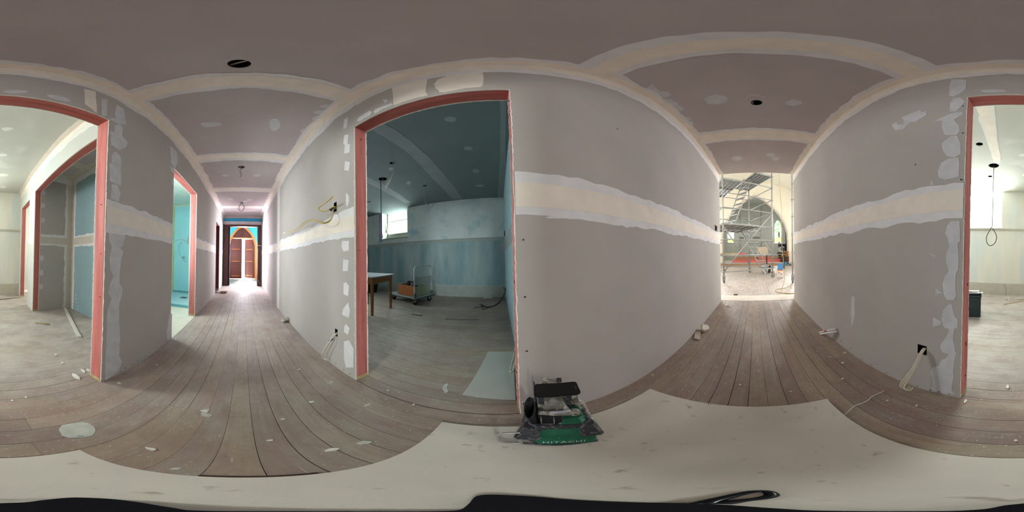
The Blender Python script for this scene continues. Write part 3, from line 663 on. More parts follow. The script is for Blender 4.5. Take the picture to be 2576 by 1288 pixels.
hop = prism('hopper_stay', [(-3.50, 1.92), (-3.56, 2.26), (-3.56, 1.92)], 'x', -4.30, -4.29, mat('pale_green_hopper', (.5, .6, .4), .5), bpy.data.objects['window_1'])
B('plasterboard_return', (XB, -3.70, 1.60), (XB + .012, -3.566, ZB), mat('lilac_board_edge', (.35, .33, .5), .8), wb)

# ------------------------------------------------------------------ bright room, right of the hall
XA, ZA = 3.93, 2.575
wa = panel('wall_bright_room_far', 'x', XA, XA + .34, (-.785, 2.8), (0, ZA), [(.25, 1.06, 1.62, 3)], OLDCREAM)
tag(B('trim_bright_room', (XA - .03, -.785, 1.575), (XA, 2.8, 1.615), SKIRT), kind='structure')
tag(B('baseboard_bright_room', (XA - .022, -.785, 0), (XA, 2.8, .28), SKIRT), kind='structure')
ws = panel('wall_bright_room_side', 'y', -.785, -.895, (XR + TH, XA), (0, ZA), [(.95, 2.68, -1, 2.155), (3.05, 3.77, -1, 2.12)], WHITEA)
panel('wall_bright_room_back', 'y', 2.8, 2.92, (XR + TH, XA), (0, ZA), [(1.9, 3.3, 1.0, 2.3)], WHITEA)  # opening imagined for the added side fill light
cA = panel('ceiling_bright_room', 'z', ZA, ZA + .14, (XR + TH, XA + .34), (-.785, 2.8), [], WHITEC, rounds=[(1.945, .415, .045), (2.61, .313, .085), (3.044, .428, .045)])
strip('corner_compound_band', 'z', ZA, -1, 0, XR + TH, XA, -.785, -.72, CREAM, cA, 0, .004)
strip('corner_compound_band', 'y', -.785, 1, 0, XR + TH, XA, ZA - .09, ZA, CREAM, ws, .004, 0)
strip('corner_compound_edge', 'y', -.785, 1, 0, XR + TH, XA, ZA - .17, ZA, mat('pale_compound', (.70, .70, .64), .8), ws, .02, 0, lay=-1)
strip('ceiling_joint_band', 'z', ZA, -1, 0, XR + TH, 2.50, .19, .30, CREAM, cA, .006, .006)
patch('ceiling_joint_edge', 'z', ZA, -1, [(2470, 255), (2500, 265), (2505, 310), (2510, 370), (2512, 410), (2500, 408), (2480, 350), (2462, 300)], mat('pale_compound', (.70, .70, .64), .8), cA, jit=.006, sub=3, lay=1)
strip('joint_compound_band', 'y', -.785, 1, 0, 2.69, 3.04, 1.2, 1.34, mat('pale_compound', (.70, .70, .64), .8), ws, .004, .004)
for cx, cy, a, b_ in ((18, 324, 15, 5), (8, 440, 14, 4), (3, 390, 16, 4), (8, 470, 8, 3)):
    patch('screw_stopping', 'z', ZA, -1, [(cx + a * math.cos(t), cy + b_ * math.sin(t)) for t in [2 * PI * i / 10 for i in range(10)]], mat('pale_compound', (.70, .70, .64), .8), cA, sub=1)
window('window_2', 4.22, .25, 1.06, 1.64, 2.72, [2.2], WF)
tag(B('trim_bright_window_sill', (XA - .04, .24, 1.60), (4.26, 1.07, 1.622), SKIRT), kind='structure')
window('window_3', 2.86, .0, .0, 0, 0, [], WF) if False else None
# cupboard
cw = panel('wall_cupboard_back', 'y', -1.51, -1.55, (.9, 2.69), (0, 2.54), [], BLUEG)
cs = panel('wall_cupboard_side', 'x', 2.68, 2.74, (-1.51, -.895), (0, 2.54), [], GIB)
tag(B('wall_cupboard_end', (.893, -1.51, 0), (.93, -.895, 2.54), GIB), kind='structure')
cc = panel('ceiling_cupboard', 'z', 2.54, 2.6, (.9, 2.7), (-1.51, -.895), [], GIBC)
CB = mat('cupboard_compound', (.55, .51, .45), .8, .06, 9)
strip('joint_compound_edge', 'y', -1.51, 1, 0, .94, 2.68, 1.17, 1.37, FILL, cw, .008, .01); strip('joint_compound_band', 'y', -1.51, 1, 0, .94, 2.68, 1.21, 1.33, CB, cw, .002, .002, lay=1)
strip('joint_compound_edge', 'x', 2.68, -1, 0, -1.51, -.9, 1.17, 1.37, FILL, cs, .01, .008); strip('joint_compound_band', 'x', 2.68, -1, 0, -1.51, -.9, 1.21, 1.33, CB, cs, .002, .002, lay=1)
strip('corner_compound_edge', 'y', -1.51, 1, 1, 0, 2.54, 2.55, 2.68, FILL, cw, .01, 0); strip('corner_compound_band', 'y', -1.51, 1, 1, 0, 2.54, 2.59, 2.68, CB, cw, .003, 0, lay=1)
strip('corner_compound_edge', 'x', 2.68, -1, 1, 0, 2.54, -1.51, -1.37, FILL, cs, 0, .012); strip('corner_compound_band', 'x', 2.68, -1, 1, 0, 2.54, -1.51, -1.42, CB, cs, 0, .003, lay=1)
strip('corner_compound_edge', 'y', -1.51, 1, 0, .94, 2.68, 2.41, 2.54, FILL, cw, .014, 0, lay=1)
strip('corner_compound_edge', 'x', 2.68, -1, 0, -1.51, -.9, 2.42, 2.54, FILL, cs, .01, 0, lay=1)
strip('corner_compound_edge', 'z', 2.54, -1, 0, .93, 2.68, -1.51, -1.38, CB, cc, 0, .01); strip('corner_compound_edge', 'z', 2.54, -1, 1, -1.51, -.9, 2.56, 2.68, CB, cc, .01, 0, lay=1)
strip('ceiling_joint_edge', 'z', 2.54, -1, 1, -1.51, -.9, 2.02, 2.2, CB, cc, .01, .01, lay=1)
for z in (.45, .7, .95, 1.62, 1.9, 2.15, 2.3): blob('screw_stopping', 'x', 2.68, -1, -.93, z, .04, .05, FILL2, cs)
for px_, py_ in ((192, 742), (192, 752), (193, 761), (195, 770), (196, 778)): 
    q = at(px_, py_, 'y', -1.51); blob('screw_stopping', 'y', -1.51, 1, q.x, q.z, .012, .010, CORE, cw)
# side room seen through the second opening
tag(B('wall_side_room_back', (2.75, -2.6, 0), (4.6, -2.5, 2.58), WHITEA), kind='structure')
tag(B('wall_side_room_right', (4.5, -2.5, 0), (4.6, -.9, 2.58), WHITEA), kind='structure')
tag(B('wall_side_room_left', (2.745, -2.5, 0), (2.85, -.9, 2.58), WHITEA), kind='structure')
tag(B('ceiling_side_room', (2.745, -2.6, 2.58), (4.6, -.9, 2.66), WHITEC), kind='structure')

# ------------------------------------------------------------------ bathroom and dark store off the far hall
bw = panel('wall_bathroom_back', 'y', -4.3, -4.36, (XR + TH, 2.05), (0, 2.57), [], AQUA)
panel('wall_bathroom_side', 'x', 1.97, 2.05, (-4.3, -1.55), (0, 2.57), [], AQUA)
panel('wall_bathroom_near', 'y', -1.62, -1.55, (XR + TH, 2.05), (0, 2.57), [], AQUA)
tag(B('ceiling_bathroom', (XR + TH, -4.36, 2.57), (2.05, -1.55, 2.65), mat('bathroom_ceiling', (.62, .68, .60), .85)), kind='structure')
tag(B('floor_bathroom', (XR + .0, -3.0, -.03), (1.97, -1.55, .002), mat('cream_sheet_floor', (.60, .58, .48), .8, .06)), kind='structure')
tag(B('trim_bathroom', (XR + TH, -4.3, 2.535), (1.97, -4.285, 2.57), mat('pale_green_bead', (.62, .66, .50), .8)), kind='structure')
tag(B('trim_bathroom_corner', (1.955, -4.29, 0), (1.97, -4.25, 2.53), mat('yellow_foam_bead', (.62, .62, .22), .8)), kind='structure')
tr_ = empty('shower_tray', 'pale blue shower tray with a raised front lip on the bathroom floor', 'shower tray')
B('tray_base', (XR + TH, -4.3, 0), (1.97, -3.04, .03), mat('pale_blue_tray', (.44, .62, .66), .5), tr_)
B('tray_lip', (XR + TH, -3.04, 0), (1.97, -3.0, .055), mat('teal_tray_lip', (.12, .32, .36), .5), tr_)
B('tray_upstand', (XR + TH, -4.3, .03), (1.97, -4.27, .075), mat('teal_tray_lip', (.12, .32, .36), .5), tr_)
gr = B('drain_grate', (1.32, -3.79, .03), (1.48, -3.64, .036), mat('grey_drain', (.22, .26, .26), .4, metal=.4), tr_)
for i in range(5): B('grate_slot', (1.34, -3.775 + i * .028, .036), (1.46, -3.765 + i * .028, .037), BLACK, tr_)
pf = empty('pipe_fitting', 'small brass pipe elbow sticking out of the aqua shower wall', 'pipe fitting', loc=(1.635, -4.3, 1.04))
T('pipe_stub', [(0, 0, 0), (0, .05, 0)], .014, mat('brass', (.45, .42, .30), .3, metal=.8), pf)
T('pipe_nut', [(0, .035, 0), (0, .06, 0)], .024, mat('brass', (.45, .42, .30), .3, metal=.8), pf, seg=6)
q = lambda x, y: at(x, y, 'y', -4.29)
tag(T('looped_cable', [q(437, 611), q(448, 603), q(462, 604), q(474, 612), q(482, 606)], .007, CABW, sm=6), 'thin pale cable drooping across the top of the aqua shower wall', 'cable')
q = lambda x, y: at(x, y, 'y', -4.285)
tag(T('wire_bundle', [q(476, 590), q(472, 602), q(478, 612), q(470, 608), q(479, 598), q(473, 615), q(480, 604)], .008, CABW, sm=5), 'tangled bundle of white wires beside the pink jamb of the bathroom door', 'cable')
tag(T('hanging_wire', [(1.70, -4.28, 1.45), (1.76, -4.2, 1.38), (1.74, -4.2, 1.15), (1.62, -4.2, .98), (1.55, -4.24, .92)], .004, CABG, sm=6), 'fine grey wire hanging against the aqua wall above the pipe elbow', 'cable')
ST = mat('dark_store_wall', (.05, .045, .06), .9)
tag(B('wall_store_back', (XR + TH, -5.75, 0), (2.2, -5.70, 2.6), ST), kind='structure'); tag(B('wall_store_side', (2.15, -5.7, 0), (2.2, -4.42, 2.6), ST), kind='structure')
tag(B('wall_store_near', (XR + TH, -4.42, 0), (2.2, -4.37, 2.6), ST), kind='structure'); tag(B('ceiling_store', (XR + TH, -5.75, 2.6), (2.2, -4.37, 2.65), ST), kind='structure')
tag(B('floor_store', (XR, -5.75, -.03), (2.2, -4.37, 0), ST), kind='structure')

# ------------------------------------------------------------------ church
NC = lambda x: 6.77 - .088 * x * x
wn = [(-4.8, 0), (-.85, 0), (-.85, 3.1), (.9, 3.1), (.9, 0), (4.8, 0)] + [(x, NC(x)) for x in (4.8, 3.6, 2.4, 1.2, 0, -1.2, -2.4, -3.6, -4.8)]
tag(prism('wall_nave_near', wn, 'y', 3.212, 3.68, CHURCH), kind='structure')
panel('wall_nave_east', 'x', 4.8, 5.1, (3.3, 12.6), (0, 4.9), [(4.5, 6.7, 1.6, 4.2), (8.7, 10.9, 1.6, 4.2)], CHURCH)  # openings on both nave sides are imagined, for the added fill panels
panel('wall_nave_west', 'x', -4.8, -5.1, (3.3, 12.6), (0, 4.9), [(4.5, 6.7, 1.6, 4.2), (8.7, 10.9, 1.6, 4.2)], CHURCH)
bm = bmesh.new(); xs = [-4.9 + 9.8 * i / 24 for i in range(25)]
rows = [[bm.verts.new((x, y, NC(x) + dz)) for x in xs] for y, dz in ((3.3, 0), (12.6, 0), (12.6, .15), (3.3, .15))]
for a, c in zip(rows, rows[1:] + rows[:1]):
    for i in range(24): bm.faces.new((a[i], a[i + 1], c[i + 1], c[i]))
tag(obj('ceiling_nave', bm, mat('nave_ceiling', (.76, .73, .65), .85), smooth=False), kind='structure')
Y12 = 12.5
arch_px = [(1984, 670), (1984, 625), (1983, 585), (1974.7, 560), (1960.7, 538), (1945, 520), (1921.5, 501), (1898, 488), (1866, 509), (1848, 525), (1830, 546), (1819, 570), (1814, 600), (1812, 640)]
ap = []
for p in arch_px:
    v = at(p[0], p[1], 'y', Y12); ap.append((v.x, max(0, v.z)))
ap = [(2.6, 0), (2.6, 1.9), (2.56, 2.55), (2.33, 3.32), (1.9, 4.02), (1.42, 4.58), (.72, 5.22), (0, 5.66), (-.72, 5.22), (-1.42, 4.58), (-1.9, 4.02), (-2.33, 3.32), (-2.56, 2.55), (-2.6, 1.9), (-2.6, 0)]
wp = [(4.8, 0), (4.8, NC(4.8))] + [(x, NC(x)) for x in (3.6, 2.4, 1.2, 0, -1.2, -2.4, -3.6)] + [(-4.8, NC(4.8)), (-4.8, 0)] + ap[::-1]
wc = tag(prism('wall_chancel_arch', wp, 'y', Y12, Y12 + .35, CHURCH), kind='structure')
inner = [(x * .965, z * .985 if z > .1 else 0) for x, z in ap]
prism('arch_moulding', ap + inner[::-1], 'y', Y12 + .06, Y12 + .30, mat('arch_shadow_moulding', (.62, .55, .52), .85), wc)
out2 = [(x * 1.05, z * 1.015 if z > .1 else 0) for x, z in ap]
prism('arch_bead', out2 + [(x * 1.035, z * 1.01 if z > .1 else 0) for x, z in ap][::-1], 'y', Y12 - .02, Y12, CHURCH, wc)
B('impost_block', (2.50, Y12 - .03, 2.02), (2.85, Y12 + .36, 2.10), CHURCH, wc); B('impost_block', (-2.85, Y12 - .03, 2.02), (-2.50, Y12 + .36, 2.10), CHURCH, wc)
strip('nave_cornice', 'y', Y12, -1, 0, -4.8, 4.8, 5.0, 5.02, CHURCH, wc, 0, 0) if False else None
# chancel
def lancet(cx, w_, z0, z1): return [(cx + w_ / 2, z0)] + gothic(cx, w_, z1 - w_ * .95, z1, 7) + [(cx - w_ / 2, z0)]
YB_ = 17.0
L1, L2 = lancet(-2.55, .72, 2.02, 4.45), lancet(2.40, .76, 1.96, 4.5)
def back_wall():
    bm = bmesh.new()
    loops = [[Vector((x, z, 0)) for x, z in ((-3.4, 0), (3.4, 0), (3.4, 6.2), (-3.4, 6.2))], [Vector((x, z, 0)) for x, z in L1], [Vector((x, z, 0)) for x, z in L2]]
    flat = [v for l in loops for v in l]; tri = tessellate_polygon(loops)
    fr_ = [bm.verts.new((v.x, YB_, v.y)) for v in flat]; bk = [bm.verts.new((v.x, YB_ + .35, v.y)) for v in flat]
    for t in tri:
        for vs in (fr_, bk): bm.faces.new([vs[i] for i in t])
    o = 0
    for l in loops:
        n = len(l)
        for i in range(n): bm.faces.new((fr_[o + i], fr_[o + (i + 1) % n], bk[o + (i + 1) % n], bk[o + i]))
        o += n
    return tag(obj('wall_chancel_back', bm, CHUGREY), kind='structure')
back_wall()
for nm, Lc in (('window_4', L1), ('window_5', L2)):
    rt = empty(nm, kind='structure'); cx = sum(p[0] for p in Lc) / len(Lc); cz = 3.2
    prism('window_frame', Lc + [(cx + (x - cx) * .88, cz + (z - cz) * .95) for x, z in Lc][::-1], 'y', YB_ + .12, YB_ + .18, mat('pale_green_frame', (.6, .72, .6), .6), rt)
    B('glazing_bar', (cx - .36, YB_ + .13, 2.50), (cx + .36, YB_ + .17, 2.54), mat('pale_green_frame', (.6, .72, .6), .6), rt)
    prism('leaded_pane', [(cx + (x - cx) * .88, cz + (z - cz) * .95) for x, z in Lc], 'y', YB_ + .145, YB_ + .152, GLASS, rt)
    B('tinted_pane', (cx - .33, YB_ + .135, 2.10), (cx + .33, YB_ + .142, 2.5), mat('glowing_yellow_green_glass', (.60, .75, .25), .3, emit=((.55, .75, .25), .9)), rt)  # pane emits its own glow, standing in for daylight through tinted glass
tag(B('wall_chancel_left', (-3.4, 12.85, 0), (-3.3, 17, 6.2), CHUGREY), kind='structure'); tag(B('wall_chancel_right', (3.3, 12.85, 0), (3.4, 17, 6.2), CHUGREY), kind='structure')
tag(B('ceiling_chancel', (-3.4, 12.85, 6.2), (3.4, 17.35, 6.3), CHUGREY), kind='structure')
tag(B('trim_chancel', (-3.3, 16.97, 1.62), (3.3, 17.0, 1.66), CHUGREY), kind='structure')
tag(B('platform_chancel', (-3.3, 12.3, 0), (3.3, 17, .235), mat('chancel_platform', (.50, .46, .40), .8)), kind='structure')
tag(B('trim_platform_edge', (-2.62, 12.27, .0), (2.6, 12.3, .13), wood('platform_fascia', '8a6a4c', 'b8977a', .7, 'X')), kind='structure')
tag(B('trim_platform_nosing', (-2.62, 12.25, .16), (2.6, 12.32, .235), wood('platform_nosing', '9c958c', 'c0b8ac', .7, 'X')), kind='structure')
# trees outside the lancets
GR = mat('green_leaves', (.25, .55, .15), .8, .4, 3)  # leaf green, varied at random
tr2 = empty('garden_tree', 'green leafy tree outside the right chancel window', 'tree')
T('trunk', [(3.2, 21, -1), (3.1, 21, 3.6)], .12, DARKW, tr2)
bm = bmesh.new()
for i in range(220):
    c = Vector((2.95 + R.gauss(0, .45), 21 + R.gauss(0, .5), 4.3 + R.gauss(0, .7))); s = R.uniform(.08, .16)
    d1 = Vector([R.uniform(-1, 1) for _ in range(3)]).normalized() * s; d2 = d1.cross(Vector([R.uniform(-1, 1) for _ in range(3)])).normalized() * s * .6
    bm.faces.new([bm.verts.new(c + v) for v in (d1, d2, -d1, -d2)])
tag(obj('foliage', bm, GR, tr2), kind='stuff')

# ------------------------------------------------------------------ scaffold towers
RNG = [.36, .905, 1.455, 2.0, 2.56, 3.11, 3.66, 4.2]
def castor(parent, x, y, rot=0):
    rt = empty('castor'); rt.parent = parent; rt.scale = (1.25, 1.25, 1.2); rt.location = (x, y, 0); rt.rotation_euler = (0, 0, rot)
    bm = bmesh.new(); bmesh.ops.create_cone(bm, segments=20, radius1=.085, radius2=.085, depth=.045, cap_ends=True)
    bmesh.ops.rotate(bm, verts=bm.verts, matrix=Matrix.Rotation(PI / 2, 3, 'X')); 
    bmesh.ops.translate(bm, verts=bm.verts, vec=(.03, 0, .085)); obj('wheel', bm, mat('grey_rubber_tyre', (.22, .22, .21), .7), rt)
    bm = bmesh.new(); bmesh.ops.create_cone(bm, segments=14, radius1=.05, radius2=.05, depth=.05, cap_ends=True)
    bmesh.ops.rotate(bm, verts=bm.verts, matrix=Matrix.Rotation(PI / 2, 3, 'X')); bmesh.ops.translate(bm, verts=bm.verts, vec=(.03, 0, .085)); obj('wheel_hub', bm, ALU, rt)
    bm = bmesh.new(); box(bm, (-.03, -.035, .075), (.05, -.026, .20)); box(bm, (-.03, .026, .075), (.05, .035, .20)); box(bm, (-.035, -.035, .19), (.055, .035, .21)); obj('fork', bm, ALU, rt)
    T('stem', [(0, 0, .2), (0, 0, .32)], .02, ALU, rt)
def tower(label, P, top, levels, group=None, decks=(), diag=(), sides=(0, 1, 2, 3), wheels=True, base=0, skip=()):
    t = empty('scaffold_tower', label, 'scaffold', group)
    for i, (x, y) in enumerate(P):
        T('post', [(x, y, base + (.28 if wheels else 0)), (x, y, top)], .026, ALU, t)
        if wheels: castor(t, x, y, R.uniform(0, 2))
    for z in levels:
        for i in sides:
            if (i, z) in skip: continue
            a, c = P[i], P[(i + 1) % 4]; T('brace', [(a[0], a[1], z), (c[0], c[1], z)], .021, ALU, t)
        for x, y in P:
            bm = bmesh.new(); box(bm, (x - .045, y - .045, z - .022), (x + .045, y + .045, z + .022), 0, .012); obj('coupler', bm, ALU, t)
    for a, za, c, zc in diag: T('diagonal_brace', [(*P[a], za), (*P[c], zc)], .023, ALU, t)
    return t
P1, P2, P3, P4 = (-1.045, 5.318), (.675, 6.376), (-.28, 8.03), (-2.0, 6.97)
tw = tower('aluminium scaffold tower on castors with two stair flights, nearest in the church', [P1, P2, P3, P4], 4.6, RNG, decks=(), diag=[(0, .37, 1, 2.55), (0, 1.9, 2, .4), (1, .95, 2, 2.52)], skip={(0, 2.0)})
# lower deck: framed panel with cross ribs, seen from beneath
def deck(parent, quad, z, ribs):
    A, Bq, Cq, D = [Vector(p) for p in quad]
    bm = bmesh.new(); lo = [bm.verts.new((p.x, p.y, z)) for p in (A, Bq, Cq, D)]; hi = [bm.verts.new((p.x, p.y, z + .02)) for p in (A, Bq, Cq, D)]
    bm.faces.new(lo); bm.faces.new(hi[::-1])
    for i in range(4): bm.faces.new((lo[i], lo[(i + 1) % 4], hi[(i + 1) % 4], hi[i]))
    obj('deck_board', bm, ALUD, parent)
    for i in range(ribs + 1):
        t_ = i / ribs; a = A.lerp(Bq, t_); d = D.lerp(Cq, t_); T('deck_rib', [(a.x, a.y, z - .025), (d.x, d.y, z - .025)], .022, ALU, parent, seg=4)
    for t_ in (0, .5, 1):
        a = A.lerp(D, t_); d = Bq.lerp(Cq, t_); T('deck_rail', [(a.x, a.y, z - .02), (d.x, d.y, z - .02)], .028, ALU, parent, seg=6)
deck(tw, [(-1.045, 5.32), (.17, 6.07), (-.78, 7.72), (-2.0, 6.97)], 2.0, 5)
T('deck_hanger', [(-1.045, 5.318, 1.97), (.675, 6.376, 1.97)], .023, ALU, tw)
deck(tw, [(-1.045, 5.318), (-.42, 5.71), (-1.37, 7.36), (-2.0, 6.97)], 3.69, 5)
deck(tw, [(.05, 5.99), (.675, 6.376), (-.28, 8.03), (-.90, 7.64)], 4.23, 5)
def stair(parent, a, c, wdt, n, r=.022):
    a, c = Vector(a), Vector(c); d = (c - a); s = Vector((0, 0, 1)).cross(d).normalized() * (wdt / 2)
    rt = empty('stair_flight'); rt.parent = parent
    for k in (-1, 1): T('stringer', [a + s * k, c + s * k], r, ALU, rt)
    for i in range(n):
        p = a.lerp(c, (i + .5) / n); u = Vector((d.x, d.y, 0)).normalized() * .06
        bm = bmesh.new(); vs = [bm.verts.new(p + s * sx + u * sy + Vector((0, 0, dz))) for dz in (-.015, .015) for sx, sy in ((-1, -1), (1, -1), (1, 1), (-1, 1))]
        for q in ((0, 1, 2, 3), (7, 6, 5, 4), (0, 4, 5, 1), (1, 5, 6, 2), (2, 6, 7, 3), (3, 7, 4, 0)): bm.faces.new([vs[j] for j in q])
        obj('tread', bm, ALU, rt)
def hp(px, py, y): return at(px, py, 'y', y)
a = hp(1867, 570, 7.3); c = hp(1921, 676, 6.5)
stair(tw, (-.52, 7.25, 2.08), (.36, 6.55, .38), .46, 9)
stair(tw, (-.88, 6.0, 2.05), (-.25, 6.75, 4.35), .46, 9)
t2 = tower('smaller scaffold tower standing on the chancel platform behind the timber', [(-1.35, 13.9), (.55, 13.9), (.55, 15.1), (-1.35, 15.1)], 5.15, [.9, 2.35, 3.0, 3.4, 4.1], wheels=False, base=.235, diag=[(0, .9, 1, 2.3), (1, 2.4, 0, 4.0)])
B('deck_board', (-1.35, 13.9, 2.30), (.55, 15.1, 2.35), ALUD, t2)
t3 = tower('scaffold post tower at the right edge of the church opening', [(1.18, 5.07), (3.2, 5.0), (3.3, 6.9), (2.0, 7.1)], 4.6, [.261, .978, 1.564, 2.152, 2.741, 3.327, 3.9], sides=(0, 1, 2))
pl = tag(B('timber_plank', (-1.9, -.11, 0), (.0, .11, .05), wood('pale_plank', 'a08a68', 'c8b490', .7, 'X')), 'pale timber plank with a red painted end lying across the scaffold brace', 'plank')
bm = bmesh.new(); box(bm, (-.005, -.112, -.002), (.25, .112, .052)); obj('painted_end', bm, mat('red_pink_paint', (.62, .13, .14), .7), pl)
pl.location = (-.62, 5.78, .935); pl.rotation_euler = (0, 0, math.radians(31.5))

# timber piles on the platform
PK = wood('pink_timber', 'b4504e', 'd4706c', .7, 'X'); BR = wood('brown_timber', '7c5238', 'a8785a', .7, 'X')
z = .237
for r0 in range(2):
    for k in range(2):
        y0 = 12.55 + k * .34
        B('pink_timber_length', (-1.9 + R.uniform(0, .1), y0, z), (2.5 - R.uniform(0, .1), y0 + .30, z + .10), PK)
    z += .104
z2 = z
for r0, (x0, x1) in enumerate(((-1.8, 2.45), (-1.75, .2), (-1.72, 2.3))):
    for k in range(2):
        y0 = 12.57 + k * .32
        B('brown_timber_length', (x0 + R.uniform(0, .05), y0, z2), (x1 - R.uniform(0, .2), y0 + .28, z2 + .075), BR)
    z2 += .079
B('pink_timber_length', (.25, 12.57, z + .079), (1.35, 12.85, z + .155), PK)
n_ = {'pink': 0, 'brown': 0}
for o in list(COL.objects):
    if o.name.startswith('pink_timber_length'): tag(o, 'long pink treated timber in the pile on the church platform', 'timber', 'pink timbers piled on the church platform')
    if o.name.startswith('brown_timber_length'): tag(o, 'long brown timber laid on top of the pink pile on the church platform', 'timber', 'brown timbers on top of the pink pile')
tag(B('plywood_sheet', (.16, 12.95, .7), (1.02, 12.98, 1.42), mat('plywood', (.50, .42, .33), .8)), 'brown plywood sheet standing upright behind the timber pile', 'board')
# dark stove, firewood, bench with tools
stv = empty('black_cabinet', 'black square cabinet under the right chancel window', 'cabinet', loc=(2.28, 13.52, .237))
B('cabinet_body', (-.33, -.25, 0), (.38, .25, 1.40), mat('matt_black_cabinet', (.015, .015, .017), .5), stv, .01); B('cabinet_top', (-.35, -.27, 1.40), (.40, .27, 1.45), mat('matt_black_cabinet', (.015, .015, .017), .5), stv)
tag(B('dark_curtain', (2.72, 13.2, .24), (2.78, 14.4, 4.0), mat('dark_curtain_cloth', (.02, .015, .02), .9)), 'tall black drape hanging at the right side of the chancel', 'curtain')
for r0 in range(4):
    for k in range(5):
        bm = bmesh.new(); bmesh.ops.create_cone(bm, segments=7, radius1=.049, radius2=.047, depth=.2, cap_ends=True); bmesh.ops.rotate(bm, verts=bm.verts, matrix=Matrix.Rotation(PI / 2, 3, 'X'))
        o = obj('firewood_log', bm, wood('split_firewood', '8a4e24', 'c48a50', .8, 'Y')); o.location = (2.03 + k * .115 + (r0 % 2) * .04, 12.43, .29 + r0 * .1 + .44)
        tag(o, 'short orange brown log in the pile beside the arch pier', 'firewood', 'logs piled by the right arch pier')
B('log_shelf', (1.95, 12.33, .24), (2.58, 12.53, .68), DARKW); tag(bpy.data.objects['log_shelf'], 'dark timber crate holding up the log pile', 'crate')
bn = empty('work_trestle', 'low black trestle bench on the church floor beside the scaffold', 'trestle', loc=(1.25, 9.6, 0))
B('trestle_top', (-.62, -.25, .86), (.5, .25, .90), mat('trestle_top', (.25, .24, .22), .6), bn)
for sx in (-.58, .45):
    for sy in (-.2, .2): B('leg', (sx - .02, sy - .02, 0), (sx + .02, sy + .02, .86), RUB, bn)
saw = empty('mitre_saw', 'grey drop saw with a round guard standing on the black trestle', 'saw', loc=(1.55, 9.6, .9))
bm = bmesh.new(); bmesh.ops.create_cone(bm, segments=18, radius1=.15, radius2=.15, depth=.06, cap_ends=True); bmesh.ops.rotate(bm, verts=bm.verts, matrix=Matrix.Rotation(PI / 2, 3, 'X')); bmesh.ops.translate(bm, verts=bm.verts, vec=(-.05, 0, .25)); obj('blade_guard', bm, ALU, saw)
B('saw_base', (-.25, -.18, 0), (.25, .18, .07), RUB, saw, .01); B('motor', (-.02, -.08, .2), (.2, .1, .36), RUB, saw, .02); T('saw_handle', [(0, -.05, .34), (.02, -.05, .48), (.12, -.05, .5)], .018, RUB, saw, sm=4); T('pivot_arm', [(.18, 0, .05), (.15, 0, .4)], .025, ALU, saw); T('slide_rail', [(-.25, .12, .42), (.2, .12, .42)], .015, ALU, saw)
def bucket(name, x, y, r, h, m, label, cat='bucket', hm=None, lid=None):
    rt = empty(name, label, cat, loc=(x, y, 0)); bm = bmesh.new(); prof = [(r * .84, 0), (r, h), (r * 1.05, h), (r * 1.05, h - .02), (r * .96, h - .022)]
    n = 20; rings = [[bm.verts.new((pr * math.cos(2 * PI * k / n), pr * math.sin(2 * PI * k / n), pz)) for k in range(n)] for pr, pz in [(r * .84, 0), (r * .98, h - .03), (r * 1.05, h - .03), (r * 1.05, h), (r * .95, h), (r * .8, .01)]]
    for a_, c_ in zip(rings, rings[1:]):
        for k in range(n): bm.faces.new((a_[k], a_[(k + 1) % n], c_[(k + 1) % n], c_[k]))
    bm.faces.new(rings[0]); bm.faces.new(rings[-1]); obj('pail', bm, m, rt)
    T('bail_handle', [(r * 1.05 * math.cos(t), r * .25 * math.sin(t) , h - .02 - abs(math.sin(t)) * r * .8) for t in [PI * i / 10 + PI for i in range(11)]], .004, ALU, rt)
    if lid: B('lid_contents', (-r * .6, -r * .6, h - .06), (r * .6, r * .6, h - .04), lid, rt)
    return rt
bucket('plaster_bucket', .44, 7.58, .17, .38, mat('grey_bucket', (.25, .26, .27), .5, .2, 14, spots=((.6, .6, .58), 12, .5, .05)), 'plaster smeared grey bucket under the scaffold stair')
bucket('plaster_bucket', .62, 7.95, .14, .34, RUB, 'black bucket just behind the grey plaster smeared one')
bucket('paint_pail', 2.25, 12.0, .13, .26, mat('blue_pail', (.05, .35, .62), .4), 'small blue pail at the foot of the church platform')
tag(B('cement_box', (.70, 7.0, .002), (.88, 7.1, .27), mat('yellow_white_carton', (.62, .64, .40), .8, .3, 14, spots=((.8, .8, .78), 10, .48, .05)), None, .01), 'small yellow and white carton beside the grey bucket', 'box')
bucket('white_pail', .99, 7.35, .13, .36, WHITEP, 'white plastic pail right behind the scaffold wheel')
# standing bag: blue top, white lower part, orange band
bg_ = empty('plaster_bag', 'upright paper bag of plaster, blue at the top and white below', 'bag', loc=(.95, 6.2, 0), rz=-.15); bg_.scale = (.70, .8, 1)
def bagpart(nm, z0, z1, m, s0=1, s1=1):
    bm = bmesh.new(); rings = []
    for i in range(6):
        t_ = i / 5; z_ = z0 + (z1 - z0) * t_; s = s0 + (s1 - s0) * t_
        rings.append([bm.verts.new((.15 * s * (abs(math.cos(a_)) ** .5) * (1 if math.cos(a_) > 0 else -1), .085 * s * (abs(math.sin(a_)) ** .6) * (1 if math.sin(a_) > 0 else -1) * (1 - .55 * (z_ / .57) ** 2), z_)) for a_ in [2 * PI * k / 20 for k in range(20)]])
    for a_, c_ in zip(rings, rings[1:]):
        for k in range(20): bm.faces.new((a_[k], a_[(k + 1) % 20], c_[(k + 1) % 20], c_[k]))
    bm.faces.new(rings[0]); bm.faces.new(rings[-1]); return obj(nm, bm, m, bg_, True)
bagpart('bag_body', .004, .27, mat('white_bag_paper', (.66, .62, .58), .8, .1, 10), 1.05, .98); bagpart('orange_band', .27, .32, mat('orange_print', (.72, .25, .08), .8), .98, .96)
